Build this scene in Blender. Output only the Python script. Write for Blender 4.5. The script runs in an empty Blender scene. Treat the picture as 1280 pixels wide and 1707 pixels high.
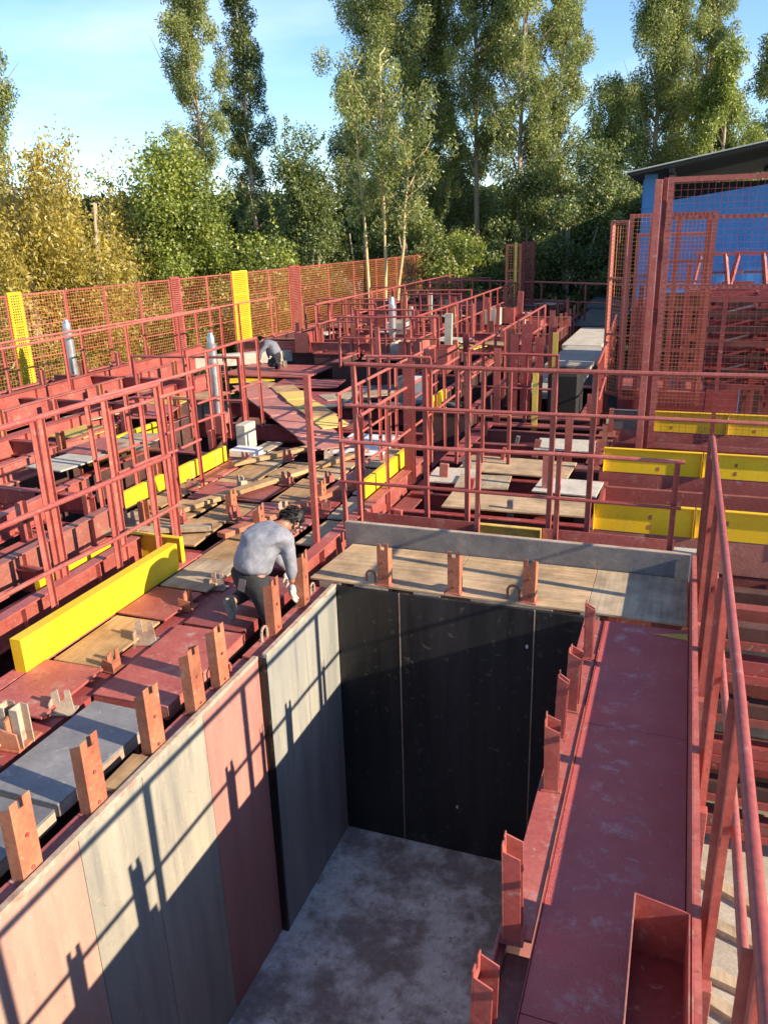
import bpy, bmesh, math, random
import numpy as np
from mathutils import Vector, Matrix

# ------------------------------------------------------------------ camera, sky, sun, exposure
S = bpy.context.scene
COL = S.collection
R_ = math.radians
F_PX, YAW, PITCH, ROLL = 1340.8, -0.3562, 0.3347, -0.0303
EYE = Vector((2.6084, 0.3398, 2.8))

def _axes():
    cy, sy, cp, sp = math.cos(YAW), math.sin(YAW), math.cos(PITCH), math.sin(PITCH)
    f = Vector((sy*cp, cy*cp, -sp)); r = Vector((cy, -sy, 0)); u = r.cross(f)
    c, s = math.cos(ROLL), math.sin(ROLL)
    return c*r + s*u, -s*r + c*u, f
AR, AU, AF = _axes()
cd = bpy.data.cameras.new('camera'); cam = bpy.data.objects.new('camera', cd); COL.objects.link(cam)
cd.sensor_fit = 'VERTICAL'; cd.sensor_height = 36.0; cd.sensor_width = 27.0
cd.lens = F_PX / 1707 * 36.0
cd.clip_start = 0.05; cd.clip_end = 2000
m = Matrix.Identity(4)
for i in range(3):
    m[i][0], m[i][1], m[i][2], m[i][3] = AR[i], AU[i], -AF[i], EYE[i]
cam.matrix_world = m
S.camera = cam

SUN_DIR = Vector((1.0, -0.12, 0.448)).normalized()          # towards the sun
EL = math.asin(SUN_DIR.z); AZ = math.atan2(SUN_DIR.x, SUN_DIR.y)
W = bpy.data.worlds.new('World'); S.world = W; W.use_nodes = True
nt = W.node_tree; bgn = nt.nodes['Background']
sky = nt.nodes.new('ShaderNodeTexSky'); sky.sky_type = 'NISHITA'; sky.sun_disc = False
sky.sun_elevation = EL; sky.sun_rotation = AZ; sky.air_density = 1.0; sky.dust_density = 0.0; sky.ozone_density = 4.5
# thin high cloud streaks over the blue
tc = nt.nodes.new('ShaderNodeTexCoord'); mp = nt.nodes.new('ShaderNodeMapping'); mp.inputs['Scale'].default_value = (1.2, 1.2, 5.0)
nz = nt.nodes.new('ShaderNodeTexNoise'); nz.inputs['Scale'].default_value = 2.2; nz.inputs['Detail'].default_value = 6
rp = nt.nodes.new('ShaderNodeValToRGB'); rp.color_ramp.elements[0].position = 0.5; rp.color_ramp.elements[1].position = 0.78
rp.color_ramp.elements[1].color = (0.25, 0.25, 0.25, 1)
mx = nt.nodes.new('ShaderNodeMix'); mx.data_type = 'RGBA'
mx.inputs[7].default_value = (8.2, 8.6, 9.2, 1)
nt.links.new(tc.outputs['Generated'], mp.inputs[0]); nt.links.new(mp.outputs[0], nz.inputs[0]); nt.links.new(nz.outputs[0], rp.inputs[0])
nt.links.new(rp.outputs[0], mx.inputs[0]); nt.links.new(sky.outputs[0], mx.inputs[6]); nt.links.new(mx.outputs[2], bgn.inputs[0])
bgn.inputs[1].default_value = 0.12
sd = bpy.data.lights.new('sun', 'SUN'); sun = bpy.data.objects.new('sun', sd); COL.objects.link(sun)
sd.energy = 5.0; sd.angle = R_(0.55); sd.color = (1.0, 0.83, 0.62)
sun.rotation_euler = SUN_DIR.to_track_quat('Z', 'Y').to_euler(); sun.location = (20, -5, 15)
S.view_settings.view_transform = 'Standard'; S.view_settings.look = 'None'
S.view_settings.exposure = 1.05; S.view_settings.gamma = 1.0
S.render.engine = 'CYCLES'
S.cycles.use_denoising = True
S.cycles.max_bounces = 6; S.cycles.transparent_max_bounces = 8

rnd = random.Random(11)
GZ = -2.5                                                     # yard ground; the mould decks are z = 0

def at(px, py, z=0.0):
    """world point at height z seen at photo pixel (1280 x 1707)"""
    d = AF + AR*((px-640)/F_PX) + AU*((853.5-py)/F_PX)
    return EYE + d*((z-EYE.z)/d.z)
def along(px, dist):
    """ground position at a horizontal distance in the direction of a photo column at eye level"""
    d = AF + AR*((px-640)/F_PX) + AU*((853.5-390)/F_PX)
    h = Vector((d.x, d.y, 0)).normalized()
    return Vector((EYE.x+h.x*dist, EYE.y+h.y*dist, GZ))

# ------------------------------------------------------------------ materials
MATS = {}
def _mat(name):
    mt = bpy.data.materials.new(name); mt.use_nodes = True; MATS[name] = mt
    n = mt.node_tree.nodes; return mt, mt.node_tree, n, n['Principled BSDF'], mt.node_tree.links
def paint(name, c1, c2, c3=None, rough=0.6, scale=(3, 3, 3), fine=38, amt3=0.5, lo3=0.55, metal=0.0, bump=0.12, streak=False, grain=.16, vary=.22, splash=0., rust=0., alt=None, band=None, ramp=(.35, .68)):
    """two paint tones mixed by broad noise, a third (dust, rust, wear) in patches, fine grain relief; world coordinates"""
    mt, t, n, b, L = _mat(name)
    g = n.new('ShaderNodeNewGeometry')
    mp = n.new('ShaderNodeMapping'); mp.inputs['Scale'].default_value = scale; L.new(g.outputs['Position'], mp.inputs[0])
    a = n.new('ShaderNodeTexNoise'); a.inputs['Scale'].default_value = 1.0; a.inputs['Detail'].default_value = 6; a.inputs['Roughness'].default_value = .65
    L.new(mp.outputs[0], a.inputs[0])
    r = n.new('ShaderNodeValToRGB'); r.color_ramp.elements[0].position = ramp[0]; r.color_ramp.elements[1].position = ramp[1]
    r.color_ramp.elements[0].color = (*c1, 1); r.color_ramp.elements[1].color = (*c2, 1); L.new(a.outputs[0], r.inputs[0])
    out = r.outputs[0]
    if alt:
        ob = n.new('ShaderNodeObjectInfo'); am = n.new('ShaderNodeMapRange'); am.inputs[1].default_value = .5; am.inputs[2].default_value = .95; am.inputs[4].default_value = .75
        pm = n.new('ShaderNodeMath'); pm.operation = 'FRACT'; pq = n.new('ShaderNodeMath'); pq.operation = 'MULTIPLY'; pq.inputs[1].default_value = 7.31
        L.new(ob.outputs['Random'], pq.inputs[0]); L.new(pq.outputs[0], pm.inputs[0]); L.new(pm.outputs[0], am.inputs[0])
        ax = n.new('ShaderNodeMix'); ax.data_type = 'RGBA'; L.new(am.outputs[0], ax.inputs[0]); L.new(out, ax.inputs[6]); ax.inputs[7].default_value = (*alt, 1); out = ax.outputs[2]
    f = n.new('ShaderNodeTexNoise'); f.inputs['Scale'].default_value = fine; f.inputs['Detail'].default_value = 4; L.new(g.outputs['Position'], f.inputs[0])
    if c3:
        mp2 = n.new('ShaderNodeMapping'); mp2.inputs['Location'].default_value = (7, 3, 5)
        mp2.inputs['Scale'].default_value = (9, 9, .9) if streak else (6, 6, 6); L.new(g.outputs['Position'], mp2.inputs[0])
        d = n.new('ShaderNodeTexNoise'); d.inputs['Scale'].default_value = 1; d.inputs['Detail'].default_value = 8; d.inputs['Roughness'].default_value = .7; L.new(mp2.outputs[0], d.inputs[0])
        r2 = n.new('ShaderNodeValToRGB'); r2.color_ramp.elements[0].position = lo3; r2.color_ramp.elements[1].position = lo3+.17
        r2.color_ramp.elements[1].color = (amt3, amt3, amt3, 1); L.new(d.outputs[0], r2.inputs[0])
        fac = r2.outputs[0]
        if band:
            sx = n.new('ShaderNodeSeparateXYZ'); L.new(g.outputs['Position'], sx.inputs[0])
            b1 = n.new('ShaderNodeMath'); b1.operation = 'SUBTRACT'; b1.inputs[1].default_value = band[0]; L.new(sx.outputs[0], b1.inputs[0])
            b2 = n.new('ShaderNodeMath'); b2.operation = 'ABSOLUTE'; L.new(b1.outputs[0], b2.inputs[0])
            b3 = n.new('ShaderNodeMapRange'); b3.inputs[1].default_value = band[1]*.3; b3.inputs[2].default_value = band[1]; b3.inputs[3].default_value = 1; b3.inputs[4].default_value = .12; L.new(b2.outputs[0], b3.inputs[0])
            b4 = n.new('ShaderNodeMath'); b4.operation = 'MULTIPLY'; L.new(fac, b4.inputs[0]); L.new(b3.outputs[0], b4.inputs[1]); fac = b4.outputs[0]
        x = n.new('ShaderNodeMix'); x.data_type = 'RGBA'; L.new(fac, x.inputs[0]); L.new(out, x.inputs[6]); x.inputs[7].default_value = (*c3, 1); out = x.outputs[2]
    for (sc_, th_, cc_, am_, lc_) in ((17, .64, (.42, .36, .30), splash, 3.3), (42, .66, (.09, .035, .02), rust, 8.1)):
        if not am_: continue
        q1 = n.new('ShaderNodeMapping'); q1.inputs['Location'].default_value = (lc_, lc_*2, lc_); L.new(g.outputs['Position'], q1.inputs[0])
        q2 = n.new('ShaderNodeTexNoise'); q2.inputs['Scale'].default_value = sc_; q2.inputs['Detail'].default_value = 3; q2.inputs['Distortion'].default_value = .6; L.new(q1.outputs[0], q2.inputs[0])
        q3 = n.new('ShaderNodeMapRange'); q3.inputs[1].default_value = th_; q3.inputs[2].default_value = th_+.06; q3.inputs[4].default_value = am_; L.new(q2.outputs[0], q3.inputs[0])
        q4 = n.new('ShaderNodeMix'); q4.data_type = 'RGBA'; L.new(q3.outputs[0], q4.inputs[0]); L.new(out, q4.inputs[6]); q4.inputs[7].default_value = (*cc_, 1); out = q4.outputs[2]
    v = n.new('ShaderNodeMapRange'); v.inputs[1].default_value = .3; v.inputs[2].default_value = .7; v.inputs[3].default_value = 1-grain; v.inputs[4].default_value = 1+grain*.7; L.new(f.outputs[0], v.inputs[0])
    oi = n.new('ShaderNodeObjectInfo'); vr = n.new('ShaderNodeMapRange'); vr.inputs[3].default_value = 1-vary; vr.inputs[4].default_value = 1+vary*.6; L.new(oi.outputs['Random'], vr.inputs[0])
    ml = n.new('ShaderNodeMath'); ml.operation = 'MULTIPLY'; L.new(v.outputs[0], ml.inputs[0]); L.new(vr.outputs[0], ml.inputs[1])
    y = n.new('ShaderNodeMix'); y.data_type = 'RGBA'; y.blend_type = 'MULTIPLY'; y.inputs[0].default_value = 1; L.new(out, y.inputs[6]); L.new(ml.outputs[0], y.inputs[7])
    L.new(y.outputs[2], b.inputs['Base Color'])
    rr = n.new('ShaderNodeMapRange'); rr.inputs[3].default_value = max(.05, rough-.14); rr.inputs[4].default_value = min(1, rough+.14); L.new(a.outputs[0], rr.inputs[0]); L.new(rr.outputs[0], b.inputs['Roughness'])
    b.inputs['Metallic'].default_value = metal
    if bump:
        bp = n.new('ShaderNodeBump'); bp.inputs['Strength'].default_value = bump; bp.inputs['Distance'].default_value = .01; L.new(f.outputs[0], bp.inputs['Height']); L.new(bp.outputs[0], b.inputs['Normal'])
    return mt
def wood(name, c1, c2, axis=1, rough=.75):
    mt, t, n, b, L = _mat(name)
    g = n.new('ShaderNodeNewGeometry'); mp = n.new('ShaderNodeMapping')
    sc = [26, 26, 26]; sc[axis] = 1.6; mp.inputs['Scale'].default_value = sc; L.new(g.outputs['Position'], mp.inputs[0])
    a = n.new('ShaderNodeTexNoise'); a.inputs['Scale'].default_value = 1; a.inputs['Detail'].default_value = 5; a.inputs['Distortion'].default_value = .8; L.new(mp.outputs[0], a.inputs[0])
    r = n.new('ShaderNodeValToRGB'); r.color_ramp.elements[0].position = .3; r.color_ramp.elements[1].position = .72
    r.color_ramp.elements[0].color = (*c1, 1); r.color_ramp.elements[1].color = (*c2, 1); L.new(a.outputs[0], r.inputs[0])
    d = n.new('ShaderNodeTexNoise'); d.inputs['Scale'].default_value = 2.3; d.inputs['Detail'].default_value = 7; d.inputs['Roughness'].default_value = .7; L.new(g.outputs['Position'], d.inputs[0])
    v = n.new('ShaderNodeMapRange'); v.inputs[1].default_value = .34; v.inputs[2].default_value = .62; v.inputs[3].default_value = .5; v.inputs[4].default_value = 1.1; L.new(d.outputs[0], v.inputs[0])
    y = n.new('ShaderNodeMix'); y.data_type = 'RGBA'; y.blend_type = 'MULTIPLY'; y.inputs[0].default_value = 1; L.new(r.outputs[0], y.inputs[6]); L.new(v.outputs[0], y.inputs[7])
    L.new(y.outputs[2], b.inputs['Base Color']); b.inputs['Roughness'].default_value = rough
    bp = n.new('ShaderNodeBump'); bp.inputs['Strength'].default_value = .2; bp.inputs['Distance'].default_value = .006; L.new(a.outputs[0], bp.inputs['Height']); L.new(bp.outputs[0], b.inputs['Normal'])
    return mt
def leafmat(name, c1, c2, trans=.35):
    mt, t, n, b, L = _mat(name)
    n.remove(b); g = n.new('ShaderNodeNewGeometry')
    a = n.new('ShaderNodeTexNoise'); a.inputs['Scale'].default_value = .9; a.inputs['Detail'].default_value = 2; L.new(g.outputs['Position'], a.inputs[0])
    ad = n.new('ShaderNodeMath'); ad.operation = 'MULTIPLY_ADD'; ad.inputs[1].default_value = .55; L.new(g.outputs['Random Per Island'], ad.inputs[0]); 
    sb = n.new('ShaderNodeMath'); sb.operation = 'SUBTRACT'; sb.inputs[1].default_value = .27; L.new(a.outputs[0], sb.inputs[0]); L.new(sb.outputs[0], ad.inputs[2])
    r = n.new('ShaderNodeValToRGB'); r.color_ramp.elements[0].position = .15; r.color_ramp.elements[1].position = .85
    r.color_ramp.elements[0].color = (*c1, 1); r.color_ramp.elements[1].color = (*c2, 1); L.new(ad.outputs[0], r.inputs[0])
    df = n.new('ShaderNodeBsdfDiffuse'); tr = n.new('ShaderNodeBsdfTranslucent'); ms = n.new('ShaderNodeMixShader'); ms.inputs[0].default_value = trans
    gl = n.new('ShaderNodeBsdfGlossy'); gl.inputs['Roughness'].default_value = .5; gl.inputs['Color'].default_value = (.7, .75, .8, 1); m2 = n.new('ShaderNodeMixShader'); m2.inputs[0].default_value = .06
    L.new(r.outputs[0], df.inputs[0]); L.new(r.outputs[0], tr.inputs[0]); L.new(df.outputs[0], ms.inputs[1]); L.new(tr.outputs[0], ms.inputs[2])
    L.new(ms.outputs[0], m2.inputs[1]); L.new(gl.outputs[0], m2.inputs[2]); L.new(m2.outputs[0], n['Material Output'].inputs[0])
    return mt

RED = paint('red_oxide', (.34, .075, .065), (.44, .125, .10), (.50, .30, .23), rough=.55, amt3=.6, lo3=.54, splash=.5, rust=.6, alt=(.30, .13, .10))
RED2 = paint('dark_red_oxide', (.25, .042, .043), (.33, .068, .06), (.38, .21, .165), rough=.5, amt3=.5, lo3=.58, splash=.4, rust=.6, alt=(.20, .075, .06))
INNER = paint('shade_dark_steel', (.045, .02, .018), (.10, .04, .034), (.16, .10, .075), rough=.8, amt3=.5, lo3=.56)  # dark rusty steel, with the shade of voids and clutter put into the colour
RAIL = paint('railing_red', (.35, .082, .068), (.45, .135, .105), (.24, .075, .05), rough=.45, amt3=.5, lo3=.56, scale=(5, 5, 5), rust=.55, splash=.25, alt=(.30, .055, .052))
STUB = paint('primer_orange', (.34, .105, .058), (.46, .175, .09), (.22, .075, .04), rough=.65, amt3=.7, lo3=.52, scale=(8, 8, 4), rust=.6, splash=.3)
WALKP = paint('walkway_red', (.46, .085, .08), (.55, .135, .12), (.68, .50, .46), rough=.55, scale=(2, 2, 2), amt3=.62, lo3=.53, band=(2.47, .2), fine=120, bump=.55, vary=.05, splash=.35, rust=.3)
PINK = paint('pink_panel', (.40, .22, .175), (.50, .30, .23), (.40, .31, .24), rough=.6, scale=(5, 5, .5), amt3=.7, lo3=.5, streak=True, bump=.02, grain=.04, vary=.05, rust=.25, splash=.3)
PINKR = paint('red_panel', (.38, .16, .135), (.47, .23, .19), (.28, .2, .17), rough=.55, scale=(5, 5, .5), amt3=.6, lo3=.53, streak=True, bump=.02, grain=.04, vary=.05, rust=.3, splash=.3)
GREYW = paint('grey_panel', (.25, .24, .205), (.41, .375, .295), (.175, .175, .165), rough=.5, scale=(4, 4, .4), amt3=.6, lo3=.52, streak=True, bump=.02, grain=.04, vary=.05, rust=.35, splash=.4)
GREYD = paint('grey_panel_far', (.22, .23, .22), (.37, .36, .31), (.12, .13, .14), rough=.45, scale=(4, 4, .4), amt3=.6, lo3=.52, streak=True, bump=.02, grain=.04, vary=.05, rust=.3, splash=.3)
BLACK = paint('black_panel', (.007, .008, .009), (.034, .034, .036), (.05, .04, .03), rough=.40, scale=(3.5, 3.5, .3), amt3=.45, lo3=.57, streak=True, bump=.02, grain=.05, splash=.12)
STEEL = paint('grey_steel', (.12, .12, .13), (.21, .205, .205), (.34, .30, .25), rough=.45, amt3=.6, lo3=.56, metal=.2, grain=.1, rust=.4)
DUSTR = paint('dusty_red', (.46, .16, .13), (.56, .23, .18), (.60, .40, .32), rough=.75, amt3=.6, lo3=.53, splash=.4, rust=.5)
LIP = paint('dusty_edge', (.36, .27, .20), (.48, .39, .30), (.24, .11, .075), rough=.8, amt3=.8, lo3=.5)
PLATE = paint('grey_plate', (.15, .15, .158), (.24, .24, .24), (.40, .38, .35), rough=.5, amt3=.5, lo3=.56, metal=.1, grain=.08, splash=.5, rust=.4)
CONC = paint('pit_concrete', (.40, .33, .295), (.86, .82, .77), (.27, .15, .11), rough=.85, scale=(2.2, 2.2, 2.2), amt3=.75, lo3=.54, fine=22, bump=.3, splash=.8, rust=.5, ramp=(.43, .57))
PALE = paint('pale_concrete', (.42, .38, .31), (.55, .5, .42), (.3, .26, .22), rough=.85, amt3=.6, lo3=.5)
GROUND = paint('yard_ground', (.20, .17, .13), (.32, .28, .22), (.14, .12, .1), rough=.95, scale=(.5, .5, .5), amt3=.6, lo3=.5, fine=12, bump=.4)
YEL = paint('yellow_paint', (.78, .49, .012), (.83, .55, .018), (.55, .36, .05), rough=.5, amt3=.5, lo3=.56, streak=True, bump=.03, grain=.05, vary=.12, rust=.45, splash=.15)
YELD = paint('worn_yellow', (.60, .42, .08), (.72, .52, .10), (.42, .28, .14), rough=.65, amt3=.75, lo3=.52)
YELW = paint('yellow_timber', (.62, .42, .10), (.74, .52, .14), (.5, .33, .16), rough=.75, amt3=.6, lo3=.54, rust=.3)
SILV = paint('galvanised', (.45, .46, .47), (.62, .62, .62), (.3, .29, .28), rough=.35, amt3=.5, lo3=.55, metal=.7)
WHITE = paint('white_sheet', (.62, .61, .58), (.76, .75, .72), (.45, .40, .33), rough=.6, amt3=.5, lo3=.58)
BLUE = paint('blue_sheet', (.035, .20, .52), (.05, .25, .60), (.12, .25, .42), rough=.45, amt3=.5, lo3=.58, streak=True)
DARKROOF = paint('roof_shade_dark', (.03, .035, .035), (.05, .055, .05), rough=.8)  # shade below the roof put into the colour
ROOFTOP = paint('roof_sheet', (.36, .40, .36), (.48, .50, .46), (.3, .26, .2), rough=.5)
PVCB = paint('black_plastic', (.006, .006, .007), (.012, .012, .012), rough=.75)
DENIM = paint('dark_trousers', (.014, .015, .018), (.03, .032, .036), (.09, .09, .09), rough=.9, amt3=.5, lo3=.62, scale=(9, 9, 9))
SHIRT = paint('grey_shirt', (.22, .23, .27), (.33, .34, .39), (.19, .2, .23), rough=.9, amt3=.6, lo3=.5, scale=(12, 12, 12), fine=90)
SHIRTB = paint('pale_shirt', (.15, .16, .19), (.22, .235, .265), rough=.9)
SKIN = paint('skin', (.36, .17, .10), (.43, .22, .14), rough=.5, bump=0)
HAIR = paint('hair', (.008, .007, .006), (.02, .016, .013), rough=.55, fine=120)
SHOE = paint('shoe_sole', (.22, .19, .13), (.32, .28, .2), (.1, .1, .09), rough=.9, amt3=.7, lo3=.5)
GLOVE = paint('glove', (.5, .45, .42), (.62, .58, .55), (.3, .25, .22), rough=.9, amt3=.6, lo3=.5)
ORMESH = paint('orange_wire', (.50, .16, .06), (.60, .23, .09), rough=.6, bump=0)
YMESH = paint('yellow_wire', (.78, .50, .02), (.82, .58, .04), rough=.6, bump=0)
PLY = wood('plywood', (.34, .20, .09), (.52, .33, .16), 1)
PLYX = wood('plywood_cross', (.40, .27, .15), (.58, .42, .25), 0)
PLYG = wood('weathered_ply', (.36, .27, .17), (.52, .42, .29), 1)
BARK = paint('bark', (.34, .26, .18), (.46, .38, .28), (.2, .15, .1), rough=.9, scale=(5, 5, 1.2), amt3=.7, lo3=.5, fine=14)
BARKY = paint('yellow_bark', (.60, .45, .20), (.70, .55, .28), (.42, .3, .14), rough=.8, scale=(5, 5, 1.2), amt3=.6, lo3=.52, fine=14)
LEAF = leafmat('leaf_eucalyptus', (.075, .115, .03), (.46, .50, .13), .5)
LEAFD = leafmat('leaf_dark', (.04, .075, .022), (.26, .31, .07), .48)
LEAFB = leafmat('leaf_bright', (.08, .13, .02), (.42, .47, .07), .46)
LEAFG = leafmat('leaf_golden', (.24, .20, .03), (.66, .52, .09), .5)

# ------------------------------------------------------------------ mesh helpers
class MB:
    def __init__(s): s.v = []; s.f = []
    def box(s, x0, x1, y0, y1, z0, z1):
        o = len(s.v)
        s.v += [(x, y, z) for z in (z0, z1) for y in (y0, y1) for x in (x0, x1)]
        s.f += [tuple(o+i for i in q) for q in ((0, 2, 3, 1), (4, 5, 7, 6), (0, 1, 5, 4), (2, 6, 7, 3), (0, 4, 6, 2), (1, 3, 7, 5))]
        return s
    def bar(s, p0, p1, w, h, up=(0, 0, 1)):
        p0 = Vector(p0); p1 = Vector(p1); d = (p1-p0).normalized(); up = Vector(up)
        if abs(d.dot(up)) > .98: up = Vector((0, 1, 0))
        a = d.cross(up).normalized()*(w/2); b = a.cross(d).normalized()*(h/2); o = len(s.v)
        for p in (p0, p1):
            for q in (-a-b, a-b, a+b, -a+b): s.v.append(tuple(p+q))
        s.f += [tuple(o+i for i in q) for q in ((0, 3, 2, 1), (4, 5, 6, 7), (0, 1, 5, 4), (1, 2, 6, 5), (2, 3, 7, 6), (3, 0, 4, 7))]
        return s
    def tube(s, pts, r, n=10, r2=None, caps=True):
        pts = [Vector(p) for p in pts]; o = len(s.v); k = len(pts)
        for i, p in enumerate(pts):
            d = (pts[min(i+1, k-1)]-pts[max(i-1, 0)]).normalized()
            up = Vector((0, 0, 1)) if abs(d.z) < .9 else Vector((1, 0, 0))
            a = d.cross(up).normalized(); b = a.cross(d)
            rr = r if r2 is None else r+(r2-r)*i/max(1, k-1)
            for j in range(n):
                t = 2*math.pi*j/n; s.v.append(tuple(p+a*math.cos(t)*rr+b*math.sin(t)*rr))
        for i in range(k-1):
            for j in range(n):
                s.f.append((o+i*n+j, o+i*n+(j+1) % n, o+(i+1)*n+(j+1) % n, o+(i+1)*n+j))
        if caps: s.f.append(tuple(o+j for j in range(n-1, -1, -1))); s.f.append(tuple(o+(k-1)*n+j for j in range(n)))
        return s
    def prism(s, poly, axis, a, b):
        """2-D polygon extruded along axis from a to b"""
        o = len(s.v); n = len(poly)
        for c in (a, b):
            for (p, q) in poly: s.v.append((c, p, q) if axis == 0 else (p, c, q) if axis == 1 else (p, q, c))
        s.f.append(tuple(o+i for i in range(n))); s.f.append(tuple(o+n+i for i in range(n-1, -1, -1)))
        for i in range(n): s.f.append((o+i, o+n+i, o+n+(i+1) % n, o+(i+1) % n))
        return s
    def lathe(s, c, prof, n=16):
        o = len(s.v)
        for (r, z) in prof:
            for j in range(n): t = 2*math.pi*j/n; s.v.append((c[0]+r*math.cos(t), c[1]+r*math.sin(t), c[2]+z))
        for i in range(len(prof)-1):
            for j in range(n): s.f.append((o+i*n+j, o+i*n+(j+1) % n, o+(i+1)*n+(j+1) % n, o+(i+1)*n+j))
        s.f.append(tuple(o+j for j in range(n-1, -1, -1))); s.f.append(tuple(o+(len(prof)-1)*n+j for j in range(n)))
        return s
    def build(s, name, mat, parent=None, bevel=0, smooth=False, xf=None):
        me = bpy.data.meshes.new(name)
        v = s.v if xf is None else [tuple(xf @ Vector(p)) for p in s.v]
        me.from_pydata(v, [], s.f)
        bm = bmesh.new(); bm.from_mesh(me)
        bmesh.ops.recalc_face_normals(bm, faces=bm.faces)
        if bevel: bmesh.ops.bevel(bm, geom=[e for e in bm.edges if e.calc_face_angle(0) > .6], offset=bevel, segments=1, affect='EDGES', clamp_overlap=True)
        bm.to_mesh(me); bm.free()
        if smooth:
            for p in me.polygons: p.use_smooth = True
            try: me.set_sharp_from_angle(angle=R_(40))
            except Exception: pass
        me.materials.append(mat)
        o = bpy.data.objects.new(name, me); COL.objects.link(o)
        if parent is not None: o.parent = parent; o.matrix_parent_inverse = parent.matrix_basis.inverted()
        return o
def B(x0, x1, y0, y1, z0, z1): return MB().box(x0, x1, y0, y1, z0, z1)
def tag(o, label, cat, group=None):
    o['label'] = label; o['category'] = cat; o['kind'] = 'thing'
    if group: o['group'] = group
    return o
def thing(name, label, cat, loc=(0, 0, 0), group=None):
    o = bpy.data.objects.new(name, None); COL.objects.link(o); o.location = loc; o.empty_display_size = .1
    return tag(o, label, cat, group)
def struct(o): o['kind'] = 'structure'; return o
ORD = ['first', 'second', 'third', 'fourth', 'fifth', 'sixth', 'seventh', 'eighth', 'ninth', 'tenth', 'eleventh', 'twelfth', 'thirteenth', 'fourteenth', 'fifteenth', 'sixteenth', 'seventeenth', 'eighteenth', 'nineteenth', 'twentieth']
def ORDN(i): return ORD[i] if i < len(ORD) else ORD[i % 20]+' further'
def copy_tree(o, loc):
    c = o.copy(); COL.objects.link(c); c.location = loc
    for ch in o.children:
        d = ch.copy(); COL.objects.link(d); d.parent = c
        for g in ch.children:
            e = g.copy(); COL.objects.link(e); e.parent = d
    return c

# ------------------------------------------------------------------ ground and the casting pit
struct(B(-300, 300, -60, 500, GZ-.3, GZ).build('ground', GROUND))
PX = 2.10                                                      # inner face of the pit's right wall
struct(B(-.03, PX+.02, .6, 6.02, GZ+.004, -2.48).build('pit_floor', CONC))
yard = B(3.0, 9, 1.0, 7.2, GZ+.004, GZ+.03).build('yard_slab', PALE); struct(yard)

wl = thing('mould_wall', 'long left wall of the open casting pit, pink and grey steel panels', 'mould wall', (-.03, 3, -2.48))
for y0, y1, mt in ((.7, 1.78, PINK), (1.784, 2.848, PINK), (2.852, 3.368, GREYW), (3.372, 3.998, GREYW), (4.002, 4.72, PINKR)):
    B(-.028, 0, y0, y1, -2.478, -.02).build('panel', mt, wl, .002)
B(-.012, .052, 4.724, 4.752, -2.478, -.015).build('edge_plate', BLACK, wl, .002)
for y0, y1 in ((4.756, 5.378), (5.382, 5.998)):
    B(.022, .05, y0, y1, -2.478, -.01).build('panel', GREYD, wl, .002)
B(-.035, -.029, .69, 6.0, -2.478, -.052).build('light_stop_plate', BLACK, wl)  # added unseen sheet, stops sunlight leaking through the panel gaps
B(-.036, .004, .7, 4.72, -.018, .012).build('rim', LIP, wl, .003)
B(.014, .056, 4.756, 5.998, -.008, .018).build('rim', LIP, wl, .003)
B(-.15, -.038, .7, 4.72, -.05, -.03).build('flange', RED, wl, .002)
B(-.15, .012, 4.76, 5.998, -.05, -.03).build('flange', RED, wl, .002)
B(-.15, -.14, .7, 5.998, -.16, -.052).build('flange_lip', RED2, wl)
B(-.30, -.05, .7, 5.998, -.56, -.50).build('lower_ledge', RED2, wl)
for k in range(9): B(-.14, -.03, .9+k*.62, .91+k*.62, -2.4, -.06).build('rib', RED2, wl)

wf = thing('mould_wall', 'tall black steel end wall of the casting pit with pale joints', 'mould wall', (1, 6.02, -2.48))
xs = [.0, .61, 1.72, PX]
for i in range(3): B(xs[i]+.05*(i == 0)+.004, xs[i+1]-.005, 6.0, 6.03, -2.478, 0).build('panel', BLACK, wf, .002)
for x in (.61, 1.72): B(x-.0045, x+.0045, 5.998, 6.02, -2.478, -.002).build('joint', LIP, wf)
for px, py in ((762, 1345), (878, 1078)):
    d = (at(px, py, 0)-EYE); p = EYE+d*((5.995-EYE.y)/d.y)
    MB().lathe((0, 0, 0), [(.012, 0), (.01, .006)], 7).build('paint_chip', WHITE, wf, xf=Matrix.Translation(p) @ Matrix.Rotation(R_(90), 4, 'X') @ Matrix.Diagonal((1, 1.6, 1, 1)))
B(-.05, PX+.03, 6.031, 6.034, -2.478, -.06).build('light_stop_plate', BLACK, wf)  # added unseen sheet that keeps light out of the joints
wr = thing('mould_wall', 'right wall of the casting pit under the red walkway', 'mould wall', (PX, 3, -2.48))
for k in range(4): B(PX, PX+.03, .7+k*1.325, .7+k*1.325+1.32, -2.478, -.03).build('panel', RED2, wr, .002)
B(PX+.031, PX+.037, .69, 6.03, -2.478, -.035).build('light_stop_plate', RED2, wr)  # added unseen sheet, blocks sun leaks between the right wall panels
B(PX-.004, PX+.135, 2.95, 5.99, -.028, -.008).build('flange', RED, wr, .002)
B(PX+.0, PX+.135, .7, 2.945, -.12, -.10).build('flange', RED, wr, .002)
B(PX-.004, PX+.010, .7, 2.93, -.098, .006).build('rim', RED, wr, .002)
wn = thing('mould_wall', 'near end wall of the casting pit below the viewpoint', 'mould wall', (1, .68, -2.48))
B(0, PX, .66, .69, -2.478, 0).build('panel', GREYD, wn)

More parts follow.
